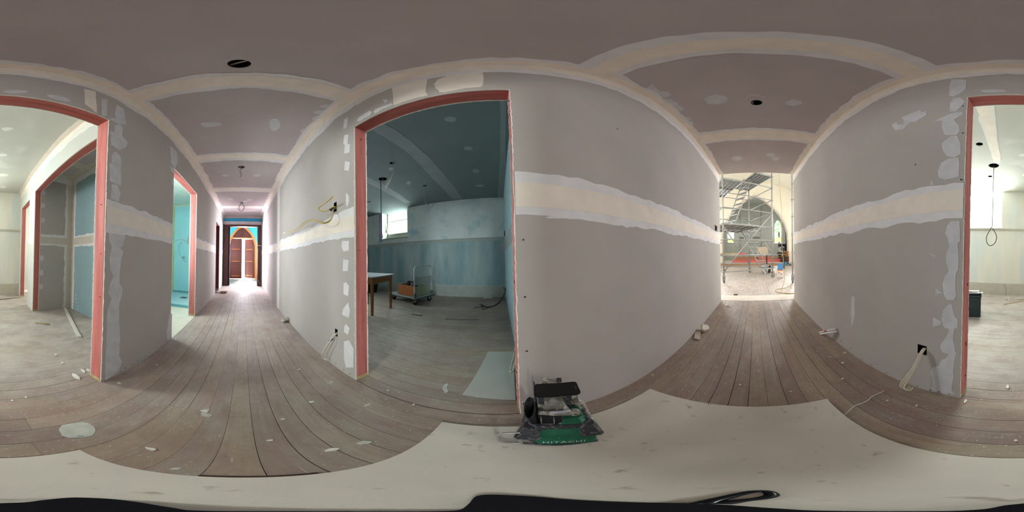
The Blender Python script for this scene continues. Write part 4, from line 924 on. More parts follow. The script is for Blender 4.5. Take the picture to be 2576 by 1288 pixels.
bagpart('blue_top', .32, .57, mat('blue_print', (.06, .24, .58), .7, .2, 12), .96, .84)
B('printed_block', (-.10, -.0865, .20), (-.03, -.084, .25), mat('red_print', (.6, .14, .08), .8), bg_); B('printed_block', (.02, -.0865, .13), (.10, -.084, .19), mat('grey_print', (.3, .3, .32), .8), bg_)
rb = empty('crumpled_rubbish', 'dark crumpled rubbish heap at the foot of the right arch pier', 'rubbish', loc=(2.62, 11.7, 0))
for i in range(8):
    bm = bmesh.new(); bmesh.ops.create_icosphere(bm, subdivisions=1, radius=R.uniform(.06, .13))
    for v in bm.verts: v.co *= R.uniform(.6, 1.3)
    o = obj('crumpled_piece', bm, [RUB, CARD, mat('grey_bucket', (.25, .26, .27))][i % 3], rb); o.location = (R.uniform(-.2, .1), R.uniform(-.1, .15), R.uniform(.06, .25))
q = lambda x, y, yy: at(x, y, 'y', yy)
tag(T('yellow_power_lead', [q(1959, 380, 4.2), q(1960, 442, 4.2), q(1962, 480, 4.2), q(1966, 530, 4.2), q(1965, 590, 4.2), q(1970, 650, 4.15), q(1974, 700, 4.1), (.62, 3.92, .02), (.70, 3.76, .008), (.80, 3.72, .007), (.9, 3.735, .007), (.80, 3.76, .007), (.62, 3.85, .007), (.50, 4.0, .007), (.50, 4.15, .007), (.62, 4.30, .007), (.80, 4.38, .007), (.95, 4.6, .007)], .0065, mat('old_yellow_lead', (.40, .33, .14), .6), sm=5), 'yellow power lead hanging down in the church opening and looping over the floor', 'cable')

# ------------------------------------------------------------------ cables and holes in the hall
def wire(nm, pts, r, m, label): return tag(T(nm, pts, r, m, sm=6), label, 'cable')
w1 = wire('yellow_cable', [(XL - .03, -1.10, 1.44), (XL + .03, -1.09, 1.43), (XL + .06, -1.13, 1.405), at(805, 530, 'x', -.60), at(802, 522, 'x', -.60), at(822, 508, 'x', -.59), at(837, 495, 'x', -.58)], .0055, CABY, 'short yellow cable bent upward from the switch hole on the left wall')
w2 = wire('yellow_cable', [(XL - .03, -1.10, 1.43), (XL + .03, -1.085, 1.41), at(838, 540, 'x', -.62), at(828, 555, 'x', -.60), at(810, 560, 'x', -.59), at(790, 552, 'x', -.58), at(770, 556, 'x', -.58), at(745, 575, 'x', -.58), at(713, 587, 'x', -.58)], .004, CABY, 'longer of the yellow cables, drooping along the left wall from the switch hole')
w2b = wire('yellow_cable', [at(838, 542, 'x', -.63), at(829, 557, 'x', -.61), at(812, 562, 'x', -.60), at(790, 556, 'x', -.59), at(770, 561, 'x', -.59), at(745, 579, 'x', -.59), at(712, 585, 'x', -.585)], .0035, CABY, 'lower strand of the drooping yellow cable pair on the left wall')
tp = tag(T('cable_tape', [(XL + .02, -1.088, 1.417), (XL + .045, -1.108, 1.41), (XL + .05, -1.08, 1.40)], .011, mat('dark_blue_tape', (.02, .04, .10), .4)), 'dark blue tape wrapped round the yellow cables at the switch hole', 'tape')
w3 = wire('white_cable', [(XL - .03, -1.09, .38), (XL + .02, -1.09, .36), (XL + .05, -1.12, .28), (XL + .06, -1.20, .13), (XL + .05, -1.21, .06), (XL + .035, -1.17, .05)], .008, CABW, 'flat cream cable hanging from the low hole in the left wall near the blue room')
tag(T('cable_tape', [(XL + .03, -1.10, .325), (XL + .045, -1.115, .30)], .011, mat('dark_blue_tape', (.02, .04, .10), .4)), 'dark blue tape band on the cream cable hanging from the low left wall hole', 'tape')
for i, d in enumerate((0, .012, .024)):
    lab = ['nearest of the three cream cables hanging from the square hole in the right wall', 'middle of the three cream cables hanging from the square hole in the right wall', 'last of the three cream cables hanging from the square hole, right wall'][i]
    wire('white_cable', [(XR + .03, .45 + d * .3, .39), (XR - .015, .452 + d * .4, .38), (XR - .05, .49 + d * .5, .22), (XR - .07, .525 + d, .08 + d * .5), (XR - .075, .53 + d, .025 + d * .3), (XR - .06, .50 + d, .015 + d * .2), (XR - .05, .49 + d, .05)], .006, CABW, lab)
# ceiling wires
q = lambda x, y, yy: at(x, y, 'y', yy)
Yc = -2.697
wire('ceiling_wire', [(.05, Yc, ZC + .05), (.055, Yc, ZC - .02), (.07, Yc, ZC - .10), (.05, Yc + .01, ZC - .17), (.075, Yc + .02, ZC - .24)], .006, CABG, 'grey wire hanging straight from the hole in the middle hall ceiling')
wire('ceiling_wire', [(.06, Yc + .03, ZC + .03), (.09, Yc, ZC - .06), (.07, Yc - .02, ZC - .12), (.02, Yc, ZC - .08), (.03, Yc, ZC + .02)], .005, CABW, 'pale wire loop at the hole in the middle hall ceiling')
Yc = -4.71
wire('ceiling_wire', [(.06, Yc, ZC + .05), (.04, Yc, ZC - .04), (-.01, Yc, ZC - .13), (.02, Yc, ZC - .24), (.10, Yc, ZC - .26), (.15, Yc, ZC - .18), (.11, Yc, ZC - .07), (.07, Yc, ZC)], .008, CABG, 'round grey wire loop hanging from the ceiling hole nearest the front door')
wire('ceiling_wire', [(.0, 1.31, ZC + .03), (.0, 1.29, ZC - .03), (-.05, 1.24, ZC - .04), (-.03, 1.17, ZC - .03), (.03, 1.16, ZC - .035), (.10, 1.20, ZC - .03)], .0035, CABW, 'thin beige wire curled below the ceiling hole toward the church')
T('ceiling_lath', [(.10, -.71, ZC + .05), (-.03, -.62, ZC + .05)], .008, CABW, ce)
# dim room wires
qz = lambda x, y, zz: at(x, y, 'z', zz)
h1, h2, h3, h4 = (-2.241, -1.926), (-1.889, -1.434), (-2.971, -1.432), (-3.009, -3.051)
wire('ceiling_wire', [(h1[0], h1[1] - .05, ZB + .05), (h1[0], h1[1] - .05, ZB - .05), (h1[0] + .0, h1[1] - .05, 1.72)], .007, CABB, 'dark flex hanging down from the large ceiling hole in the blue room')
wire('flex_coil', [(h1[0], h1[1] - .05, 1.72), (h1[0] + .02, h1[1] - .03, 1.6), (h1[0], h1[1] - .055, 1.50), (h1[0], h1[1] - .02, 1.41), (h1[0], h1[1] - .06, 1.60), (h1[0], h1[1] - .035, 1.71)], .008, mat('purple_flex', (.15, .10, .28), .5), 'purple coiled end of the dark flex hanging by the blue room window')
for k in range(3):
    wire('ceiling_wire', [(h2[0], h2[1] + .01 * k, ZB + .04), (h2[0] + .01, h2[1] + .03 + k * .01, ZB - .10), (h2[0] - .05, h2[1] - .06, ZB - .20 - .03 * k), (h1[0] + .12, h1[1] + .16, ZB - .22 - .04 * k), (h1[0] + .04, h1[1] + .04, ZB - .08), (h1[0], h1[1], ZB + .05)], .004, CABW if k else CABG,
         ['grey wire swagged between the two nearer ceiling holes of the blue room', 'upper pale wire swagged between the two nearer holes of the blue room ceiling', 'lower pale wire swagged between the two nearer holes of the blue room ceiling'][k])
wire('ceiling_wire', [(h3[0], h3[1], ZB + .04), (h3[0] + .02, h3[1] + .02, ZB - .12), (h3[0], h3[1] - .01, ZB - .3), (h3[0], h3[1] + .02, ZB - .42), (h3[0], h3[1] + .12, ZB - .52), (h3[0], h3[1] + .20, ZB - .45)], .005, CABG, 'thin wire trailing from the right hand ceiling hole of the blue room')
wire('ceiling_wire', [(h4[0], h4[1], ZB + .04), (h4[0] + .02, h4[1], ZB - .12), (h4[0] - .01, h4[1] - .06, ZB - .2), (h4[0], h4[1] - .2, ZB - .30)], .005, CABW, 'pale wire hanging from the blue room ceiling hole nearest the window')
# bright room hanging loop
hx, hy = 2.61, .313
pw_ = wire('pendant_wire', [(hx, hy, ZA + .05), (hx, hy, ZA - .1), (hx - .01, hy, 1.45)], .005, CABB, 'thin dark looped wire hanging from the large ceiling hole in the bright room')
T('wire_loop', [(hx - .01, hy, 1.45), (hx - .01, hy + .04, 1.38), (hx - .01, hy + .09, 1.27), (hx, hy + .08, 1.17), (hx, hy + .02, 1.13), (hx, hy - .05, 1.18), (hx, hy - .07, 1.28), (hx, hy - .02, 1.39), (hx, hy + .01, 1.41)], .006, CABB, pw_, sm=6)

# ------------------------------------------------------------------ sheets lying on the floor
def sheet(name, pts, z0, z1, m, label):
    o = prism(name, pts, 'z', z0, z1, m); return tag(o, label, 'board')
fp = lambda x, y: at(x, y, 'z', 0)
c_ = [fp(200, 1133), fp(1112, 1063), fp(1635, 980), fp(2080, 1005)]
sheet('hardboard_sheet', [(p.x, p.y) for p in c_], .0012, .0105, HARD, 'large pale square hardboard sheet lying in the middle of the hall floor')
sheet('hardboard_offcut', [(-1.539, -.126), (-.875, -.222), (-.83, .06), (-1.53, .11)], .0012, .0055, mat('hardboard_grey', (.46, .46, .42), .75, .05, 4), 'smaller grey board lying just inside the blue room doorway')
B('dark_edge_strip', (.0, 0, 0), (.17, .008, .0088), mat('dark_strip_brown', (.05, .03, .02), .9)); g_ = bpy.data.objects['dark_edge_strip']; g_.location = (-.12, -.245, .0005); tag(g_, 'thin dark strip along the front door side edge of the hardboard sheet', 'splinter')  # thin dark box set beside the sheet edge

# ------------------------------------------------------------------ camera support foot on the sheet
out = []
for x, y in ((0, 1266), (60, 1264), (100, 1259), (150, 1254), (190, 1252), (250, 1254), (300, 1258), (360, 1266), (420, 1276), (470, 1284), (600, 1286.5), (900, 1286.5), (1120, 1286.5), (1180, 1270), (1200, 1249), (1250, 1245), (1350, 1250), (1450, 1258), (1600, 1264), (1720, 1266), (1780, 1268), (1860, 1272), (1960, 1279), (2100, 1285), (2300, 1286), (2450, 1282), (2520, 1272)):
    p = fp(x, y); out.append((p.x, p.y, 0))
out = [(p.x, p.y) for p in smooth_pts(out + out[:1], 4)[:-1]]
foot = empty('camera_stand_foot', 'small black three-lobed camera stand foot lying on the hardboard sheet', 'camera stand')
T('wrist_loop', [fp(x, y) + Vector((0, 0, .014)) for x, y in ((1770, 1268), (1800, 1258), (1850, 1246), (1895, 1237), (1930, 1237), (1942, 1246), (1915, 1254), (1860, 1260), (1800, 1268))], .0055, mat('glossy_black_plastic', (.008, .009, .012), .25, .05), foot, sm=4)
prism('foot_plate', out, 'z', .0108, .019, mat('glossy_black_plastic', (.008, .009, .012), .25, .05), foot)

# ------------------------------------------------------------------ site radio with phone on top
ra = empty('site_radio', 'dusty green and black work site radio against the left wall by the doorway', 'radio', loc=(-.452, .034, .0108), rz=math.atan2(.955, .295))
# local: x = along the front (left to right seen from the hall), y = depth into the wall, z up
DG = mat('dusty_dark_grey_plastic', (.035, .038, .045), .55, .2, 30, spots=((.17, .17, .165), 70, .55, .12))
GN = mat('green_radio_shell', (.008, .115, .065), .4, .15, 30, spots=((.30, .34, .30), 60, .66, .05))
GY = mat('plaster_smeared_grey', (.22, .21, .19), .6, .3, 30, spots=((.50, .48, .44), 45, .52, .08))
def loft(name, secs, m, parent, bev=0):
    """secs: list of (z, x0, x1, y0, y1)"""
    bm = bmesh.new(); rings = []
    for z_, x0, x1, y0, y1 in secs:
        c = min(x1 - x0, y1 - y0) * .18
        rings.append([bm.verts.new((x, y, z_)) for x, y in ((x0 + c, y0), (x1 - c, y0), (x1, y0 + c), (x1, y1 - c), (x1 - c, y1), (x0 + c, y1), (x0, y1 - c), (x0, y0 + c))])
    for a_, b2 in zip(rings, rings[1:]):
        for k in range(8): bm.faces.new((a_[k], a_[(k + 1) % 8], b2[(k + 1) % 8], b2[k]))
    bm.faces.new(rings[0]); bm.faces.new(rings[-1]); return obj(name, bm, m, parent)
loft('radio_base', [(0, .012, .208, .004, .20), (.02, .004, .216, .0, .205), (.10, .0, .230, .022, .205), (.145, .02, .215, .055, .20)], DG, ra)
# green front shell: sloping panel
bm = bmesh.new(); fr = [(.050, -.004, .012), (.205, -.004, .012), (.222, .020, .10), (.19, .040, .128), (.075, .040, .128), (.035, .020, .10)]
v0 = [bm.verts.new(p) for p in fr]; v1 = [bm.verts.new((p[0], p[1] + .03, p[2])) for p in fr]
bm.faces.new(v0[0:3] + v0[5:6]); bm.faces.new([v0[5], v0[2], v0[3], v0[4]]); bm.faces.new(v1)
for i in range(6): bm.faces.new((v0[i], v0[(i + 1) % 6], v1[(i + 1) % 6], v1[i]))
obj('green_front_shell', bm, GN, ra)
loft('green_top_shell', [(.14, .10, .205, .06, .19), (.175, .11, .195, .085, .19)], GN, ra)
loft('corner_bumper', [(.07, -.018, .06, -.004, .06), (.11, -.008, .055, .01, .07), (.135, .005, .045, .04, .09)], DG, ra)
loft('corner_bumper', [(.075, .165, .243, .006, .08), (.105, .16, .238, .02, .09), (.14, .17, .225, .05, .10)], DG, ra)
loft('corner_bumper', [(.02, -.02, .05, .14, .21), (.15, -.005, .04, .16, .21), (.22, .015, .04, .18, .21)], DG, ra)
loft('corner_bumper', [(.02, .19, .25, .14, .21), (.15, .185, .23, .16, .21), (.24, .17, .20, .185, .21)], GY, ra)
loft('control_head', [(.13, .055, .135, .075, .19), (.225, .058, .135, .095, .19), (.24, .058, .15, .095, .20)], DG, ra)
B('speaker_grille', (.060, .072, .145), (.125, .088, .230), RUB, ra)
T('grille_frame', [(.060, .070, .145), (.100, .070, .145), (.100, .074, .228), (.060, .074, .228), (.060, .070, .145)], .002, GY, ra, seg=5)
loft('upper_housing', [(.235, .05, .155, .09, .205), (.30, .052, .15, .105, .205), (.345, .058, .145, .15, .205), (.385, .060, .142, .172, .206), (.390, .064, .138, .176, .203)], GY, ra)
T('carry_bar', [(.052, .083, .25), (.10, .078, .247), (.155, .076, .245), (.175, .083, .245)], .0145, GY, ra, seg=10)
bm = bmesh.new(); bmesh.ops.create_cone(bm, segments=16, radius1=.017, radius2=.017, depth=.026, cap_ends=True); bmesh.ops.rotate(bm, verts=bm.verts, matrix=Matrix.Rotation(PI / 2, 3, 'X')); bmesh.ops.translate(bm, verts=bm.verts, vec=(.168, .078, .245)); obj('bar_pivot', bm, GY, ra)
bm = bmesh.new(); bmesh.ops.create_cone(bm, segments=12, radius1=.006, radius2=.006, depth=.03, cap_ends=True); bmesh.ops.rotate(bm, verts=bm.verts, matrix=Matrix.Rotation(PI / 2, 3, 'X')); bmesh.ops.translate(bm, verts=bm.verts, vec=(.168, .078, .245)); obj('pivot_bolt', bm, mat('rusty_bolt', (.12, .08, .05), .5), ra)
T('clear_tube', [(.09, .070, .262), (.155, .072, .272)], .007, mat('frosted_tube', (.38, .40, .42), .3), ra)
B('rest_post', (.145, .11, .24), (.165, .13, .365), DG, ra); B('rest_post', (.052, .10, .30), (.072, .13, .368), DG, ra)
T('antenna', [(.035, .185, .20), (.030, .187, .36), (.026, .188, .42)], .0058, mat('antenna_grey', (.16, .17, .20), .4, spots=((.4, .4, .38), 90, .62, .05)), ra); T('antenna_tip', [(.026, .188, .42), (.0255, .1882, .448)], .0055, mat('antenna_tip_white', (.30, .28, .25), .6), ra)
T('side_bail', [(.0, .02, .115), (-.03, .01, .118), (-.052, .0, .112), (-.058, -.008, .08), (-.05, -.01, .03), (-.03, -.008, .012), (.0, 0, .01)], .0058, mat('scuffed_steel_bail', (.35, .34, .32), .4, metal=.6), ra, sm=4)
T('side_bail', [(-.005, .18, .16), (-.015, .185, .20), (.0, .19, .21), (.01, .18, .2)], .004, mat('scuffed_steel_bail', (.35, .34, .32), .4, metal=.6), ra, sm=4)
B('top_cap', (.062, .17, .388), (.085, .205, .396), GY, ra); B('top_cap', (.12, .175, .388), (.138, .205, .393), DG, ra)
T('base_rim', [(.01, .0, .008), (.11, -.008, .006), (.214, .002, .008)], .006, DG, ra); T('base_rim', [(.214, .002, .008), (.22, .1, .01), (.22, .2, .01)], .006, GY, ra)
txt = bpy.data.curves.new('lettering', 'FONT'); txt.body = 'HITACHI'; txt.size = .027; txt.extrude = .0004; txt.space_character = 1.15
tmp = bpy.data.objects.new('text_source', txt); COL.objects.link(tmp); bpy.context.view_layer.update()
tme = bpy.data.meshes.new_from_object(tmp.evaluated_get(bpy.context.evaluated_depsgraph_get())); bpy.data.objects.remove(tmp)
to = bpy.data.objects.new('lettering', tme); COL.objects.link(to); to.parent = ra; tme.materials.clear(); tme.materials.append(mat('white_lettering', (.62, .66, .62), .5))
sl = math.atan2(.088, .024)
to.rotation_euler = (sl, 0, 0); to.location = (.062, -.0012 + .0, .022); to.scale = (1.0, .85, 1)
# black pouch hung on the side, its own thing
pc = empty('black_pouch', 'empty black oval pouch leaning between the radio antenna and the phone', 'pouch', loc=ra.location, rz=ra.rotation_euler.z)
bm = bmesh.new(); n = 20; rings = []
for (sx, sy, zz, dx, dy) in ((.016, .022, .155, .036, .09), (.018, .026, .22, .030, .085), (.018, .030, .29, .024, .08), (.015, .027, .29, .024, .08), (.014, .022, .22, .030, .085), (.010, .016, .17, .036, .09)):
    rings.append([bm.verts.new((dx + sx * math.cos(2 * PI * k / n), dy + sy * math.sin(2 * PI * k / n), zz + (.055 * math.sin(2 * PI * k / n) if zz > .25 else .02 * math.sin(2 * PI * k / n)))) for k in range(n)])
for a_, b2 in zip(rings, rings[1:]):
    for k in range(n): bm.faces.new((a_[k], a_[(k + 1) % n], b2[(k + 1) % n], b2[k]))
bm.faces.new(rings[0]); bm.faces.new(rings[-1]); obj('pouch_shell', bm, mat('black_pouch_cloth', (.006, .006, .008), .6), pc, True)
# phone: centre from two sight lines
pa = at(1345, 984, 'z', .392); pb = at(1458, 976, 'z', .392)
mid = (pa + pb) / 2; ph = empty('smartphone', 'black smartphone lying on top of the green site radio', 'phone', loc=(mid.x - .008, mid.y, .388))
dv = (pb - pa); ph.rotation_euler = (math.radians(12), 0, math.atan2(dv.y, dv.x))
def slab(nm, lx, ly, z0, z1, r, m, parent):
    pts = []
    for cx, cy, a0 in ((lx / 2 - r, ly / 2 - r, 0), (-lx / 2 + r, ly / 2 - r, 90), (-lx / 2 + r, -ly / 2 + r, 180), (lx / 2 - r, -ly / 2 + r, 270)):
        for k in range(6): a_ = math.radians(a0 + 90 * k / 5); pts.append((cx + r * math.cos(a_), cy + r * math.sin(a_)))
    return prism(nm, pts, 'z', z0, z1, m, parent)
PL = dv.length * 1.0
slab('phone_case', PL, .078, -.006, .003, .014, mat('phone_case_black', (.006, .006, .007), .4, spots=((.10, .11, .13), 60, .62, .05)), ph)
slab('phone_screen', PL - .008, .070, .003, .0042, .010, mat('phone_glass', (.004, .004, .005), .12, .1, spec=.5), ph)
B('earpiece', (PL / 2 - .012, -.008, .0042), (PL / 2 - .010, .008, .0046), mat('earpiece_grey', (.12, .12, .12), .4), ph)
# ------------------------------------------------------------------ loose things on the floors
def chip(x, y, r, m=CORE, nm='plaster_chip', z=.0015, h=.006, lab=None, grp=None, cat='plaster chip', el=1.6):
    n = R.randint(5, 7); a0 = R.uniform(0, 6); pts = [(x + r * math.cos(a0 + 2 * PI * i / n) * R.uniform(.6, 1.2) * el, y + r * math.sin(a0 + 2 * PI * i / n) * R.uniform(.6, 1.1)) for i in range(n)]
    return tag(prism(nm, pts, 'z', z, z + h, m), lab, cat, grp)
G1 = 'small plaster chips scattered on the hall floor'
for px_, py_, r in ((515, 1035, .012), (380, 1130, .013), (835, 1132, .014), (300, 965, .009), (712, 1055, .007), (783, 1012, .010), (752, 930, .010), (975, 983, .007), (1275, 1004, .010), (2120, 913, .011), (2125, 888, .010), (2088, 898, .007), (2120, 953, .009), (2232, 1008, .005), (2305, 1021, .006), (2555, 1108, .006), (1908, 934, .006), (1963, 924, .006), (1862, 968, .006), (1990, 985, .006), (1905, 825, .007), (1908, 782, .009), (1642, 944, .006), (1685, 897, .006), (680, 1108, .008), (65, 1000, .006), (30, 1008, .006), (330, 880, .008), (393, 918, .007), (1040, 1018, .006)):
    p = fp(px_, py_)
    if p.x > .8: lb, gp = 'tiny pale plaster crumb on the bright room boards just through the doorway', 'plaster crumbs on the bright room floor'
    elif p.y > .75: lb, gp = 'small pale plaster chip on the hall boards between the hardboard sheet and the church', 'plaster chips toward the church'
    elif p.y > -.3 and p.x > 0: lb, gp = 'small pale plaster chip on the boards between the hardboard sheet and the right wall', 'plaster chips beside the right wall'
    elif p.x < -.35: lb, gp = 'small pale plaster chip on the boards near the blue room doorway', 'plaster chips near the blue room doorway'
    else: lb, gp = 'small pale plaster chip on the hall boards between the hardboard sheet and the front door', 'plaster chips toward the front door'
    chip(p.x, p.y, r, lab=lb, grp=gp, h=.003)
for px_, py_, r, l in ((191, 948, .022, 'larger curved plaster offcut on the bright room floor near the pink jamb'), (209, 934, .014, 'thin plaster offcut lying against the foot of the pink jamb, bright room side'), (222, 932, .012, 'small square plaster offcut touching the foot of the pink jamb, bright room side'),
                    (141, 893, .012, 'white plaster crumb on the bright room floor, between cupboard and hall'), (157, 914, .012, 'broken white plaster crumb a hand further from the cupboard, bright room floor'), (2535, 974, .013, 'crumbled plaster piece inside the bright room near the left jamb'), (2428, 1010, .010, 'tiny brown leaf shaped chip beside the left pink jamb')):
    p = fp(px_, py_); chip(p.x, p.y, r, lab=l, h=.006, el=2)
# smears stuck to the floor (dried plaster)
sme = mat('dried_plaster_smear', (.52, .53, .49), .85, .12, 20, spots=((.30, .31, .30), 14, .6, .05))
def smear(px_pts, name='plaster_smear', m=sme, lab='dried white plaster smear spread on the hall floor boards'):
    pts = [(fp(*p).x, fp(*p).y) for p in px_pts]; o = patch(name, 'z', .0, 1, pts, m, fl_hall, jit=.0012, world=True, sub=3, th=.0016); o['label'] = lab; return o
smear([(148, 1080), (155, 1070), (175, 1066), (205, 1062), (222, 1064), (238, 1075), (240, 1086), (232, 1096), (205, 1103), (175, 1102), (155, 1096)])
smear([(505, 1040), (512, 1030), (528, 1028), (520, 1040), (535, 1044), (525, 1050), (508, 1046)])
smear([(893, 1115), (915, 1108), (935, 1110), (930, 1116), (905, 1119)]); smear([(915, 1020), (925, 1016), (932, 1014), (930, 1020), (918, 1024)])
smear([(822, 960), (838, 958), (835, 966), (825, 965)]); smear([(425, 1181), (440, 1176), (460, 1177), (450, 1182)])
smear([(1112, 975), (1120, 965), (1128, 966), (1124, 975), (1128, 985), (1120, 990)])
tag(T('white_string', [fp(2117, 1051) + Vector((0, 0, .004)), fp(2140, 1030) + Vector((0, 0, .004)), fp(2152, 1021) + Vector((0, 0, .004)), fp(2180, 1010) + Vector((0, 0, .004)), fp(2195, 997) + Vector((0, 0, .004)), fp(2224, 984) + Vector((0, 0, .004))], .0018, WHITEP, sm=4), 'thin white string lying across the hall boards beside the hardboard sheet', 'string')
# cardboard offcuts by the left wall toward the church
co = empty('paper_wad', 'crumpled cream paper and card scraps against the left wall toward the church', 'paper scrap')
p1 = fp(1752, 845); 
for nm, pts, hh, m in (('card_strip', [(1744, 853), (1748, 826), (1762, 828), (1758, 856)], .012, CARD), ('card_flap', [(1748, 826), (1752, 816), (1768, 820), (1764, 834), (1750, 834)], .03, CARD), ('crumpled_paper', [(1764, 834), (1766, 820), (1780, 824), (1783, 832), (1772, 836)], .035, CORE)):
    prism(nm, [(fp(*p).x + .01, fp(*p).y) for p in pts], 'z', .002, hh, m, co)
mk = empty('red_banded_marker', 'white marker pen with a red band against the right wall toward the church', 'pen', loc=(.74, 1.72, .012), rz=math.radians(-38))
mo = Vector((.74, 1.72, .012)); pA = Vector((.70, 1.70, .012)); pB = at(2103, 826, 'x', .768)
T('pen_barrel', [pA - mo, pB - mo], .008, WHITEP, mk); T('red_band', [pA.lerp(pB, .35) - mo, pA.lerp(pB, .5) - mo], .0088, mat('red_plastic', (.45, .02, .03), .4), mk)
mk.rotation_euler = (0, 0, 0)
tag(T('white_stub', [(.70, 1.66, .010), tuple(at(2105, 834, 'x', .768))], .009, WHITEP), 'plain white plastic stub beside the red banded marker', 'stub')
tag(T('paper_curl', [fp(1820, 766) + Vector((0, 0, .006)), fp(1826, 771) + Vector((0, 0, .012)), fp(1832, 770) + Vector((0, 0, .006)), fp(1838, 774) + Vector((0, 0, .01))], .006, CORE, sm=4), 'small curl of white paper on the boards just before the church threshold', 'paper scrap')
# left-hand switch box lying at the wall, and cable lump near the dark store
sb = empty('loose_wall_box', 'small white flush box lying tilted at the foot of the left wall', 'wall box', loc=(-.64, -2.43, .04), rz=.35); sb.rotation_euler = (.5, .2, .35)
bm = bmesh.new(); box(bm, (-.045, -.06, -.03), (.045, .06, -.022)); box(bm, (-.045, -.06, -.03), (-.038, .06, .02)); box(bm, (.038, -.06, -.03), (.045, .06, .02)); box(bm, (-.045, -.06, -.03), (.045, -.053, .02)); box(bm, (-.045, .053, -.03), (.045, .06, .02)); obj('box_tray', bm, mat('dusty_white_plastic', (.5, .48, .42), .6), sb); B('box_insert', (-.02, -.03, -.022), (.02, .03, .004), CABG, sb)
jb = empty('cable_lump', 'dusty lump of taped cable on the floor by the dark store doorway', 'cable', loc=(.56, -4.74, .0))
bm = bmesh.new(); box(bm, (-.09, -.06, .0), (.09, .06, .06), 0, .02); obj('taped_block', bm, mat('dusty_brown_tape', (.32, .26, .20), .8), jb); T('tail', [(.08, .0, .03), (.16, .03, .015), (.22, -.02, .008)], .008, CABG, jb, sm=4); T('tail', [(-.05, .02, .05), (-.12, .05, .08), (-.10, .08, .04)], .006, CABW, jb, sm=4)
tag(T('jamb_cable', [(-.55, YF + .04, .25), (-.60, YF + .06, .15), (-.62, YF + .05, .03)], .01, CABG, sm=4), 'grey cable end at the foot of the right jamb of the dark doorway', 'cable')
tag(T('jamb_hook', [(-.50, YF + .05, 1.52), (-.60, YF + .07, 1.53), (-.68, YF + .06, 1.51)], .01, CABW, sm=3), 'pale rod sticking out at mid height of the dark doorway', 'rod')
# battens in the bright room
bt = prism('white_batten', [(2.628, -1.365), (2.59, -1.40), (1.52, -1.02), (1.545, -.985)], 'z', .001, .022, mat('white_batten_paint', (.62, .60, .53), .7)); tag(bt, 'long white painted batten lying on the floor in front of the cupboard', 'batten')
tag(T('short_batten', [fp(89, 813) + Vector((0, 0, .008)), fp(126, 817) + Vector((0, 0, .008))], .007, PINE), 'short thin wooden stick on the bright room floor', 'stick')
tag(prism('wood_strip', [(3.45, -.2), (3.47, -.16), (3.62, -.74), (3.66, -.78)][:4], 'z', .001, .012, PINE), 'pale wooden strip lying along the floor by the second pink framed opening', 'stick')
tag(T('thin_twig', [fp(2525, 766) + Vector((0, 0, .006)), fp(2575, 758) + Vector((0, 0, .006))], .006, PINE), 'thin straw coloured stick on the bright room floor near the skirting', 'stick')
tag(T('paper_scrap', [fp(2528, 754) + Vector((0, 0, .01)), fp(2538, 752) + Vector((0, 0, .02)), fp(2536, 757) + Vector((0, 0, .01))], .009, CORE, sm=3), 'white crumpled scrap on the bright room floor', 'paper scrap')
tag(T('skirting_wire', [(XA - .05, .16, .26), (XA - .08, .12, .2), (XA - .07, .10, .06), (XA - .1, .11, .01)], .006, CABG, sm=4), 'grey wire poking out over the bright room skirting', 'cable')
bx = empty('tool_crate', 'dark grey tool crate on the bright room floor, half hidden by the pink jamb', 'crate', loc=(2.50, .66, 0), rz=math.radians(10))
bm = bmesh.new(); cr = mat('dark_crate', (.03, .05, .055), .5, .2, 20)
box(bm, (-.15, -.20, 0), (.15, .20, .01)); box(bm, (-.15, -.20, 0), (-.14, .20, .34)); box(bm, (.14, -.20, 0), (.15, .20, .34)); box(bm, (-.15, -.20, 0), (.15, -.19, .34)); box(bm, (-.15, .19, 0), (.15, .20, .34)); obj('crate_shell', bm, cr, bx)
T('crate_rim', [(-.15, -.2, .34), (.15, -.2, .34), (.15, .2, .34), (-.15, .2, .34), (-.15, -.2, .34)], .01, cr, bx, seg=6)
for i, (a_, z_) in enumerate(((.2, .37), (-.25, .385), (.05, .40))):
    o = B('white_strip', (-.17, -.03, 0), (.17, .03, .012), WHITEP); o.location = (2.5, .60 + i * .03, z_ - .015); o.rotation_euler = (0, .04, a_ + PI / 2)
    tag(o, ['white strip lying lowest across the dark tool crate', 'white strip lying in the middle on the dark tool crate', 'topmost white strip on the dark tool crate'][i], 'strip')
# ------------------------------------------------------------------ table and trolley in the blue room
tb = empty('wooden_table', 'plain wooden table with a pale top in the blue room', 'table', loc=(-1.97, -1.93, 0), rz=math.atan2(-.05, -.58))
TW = wood('golden_table_wood', '6e4826', '9c6c3c', .5, 'Z')
# local x along the near edge away from the door, y depth (towards the far side)
dep = .72
B('table_top', (-.05, -.02, .695), (.66, dep, .715), mat('pale_laminate', (.50, .53, .58), .35, .03), tb, .004)
TA = wood('table_apron_wood', '6e4826', '9c6c3c', .5, 'X')
for nm, lo, hi in (('apron', (.02, .02, .58), (.58, .04, .695)), ('apron', (.02, dep - .07, .58), (.58, dep - .05, .695)), ('apron', (.0, .04, .58), (.02, dep - .05, .695)), ('apron', (.58, .04, .58), (.60, dep - .05, .695))): B(nm, lo, hi, TA, tb)
for sx in (0, .57):
    for sy in (.02, dep - .09):
        bm = bmesh.new(); v = box(bm, (sx, sy, 0), (sx + .045, sy + .045, .695))
        for q in v:
            if q.co.z < .1: q.co.x = sx + .0225 + (q.co.x - sx - .0225) * .72; q.co.y = sy + .0225 + (q.co.y - sy - .0225) * .72
        obj('leg', bm, TW, tb)
tb.scale = (1, 1, 1)
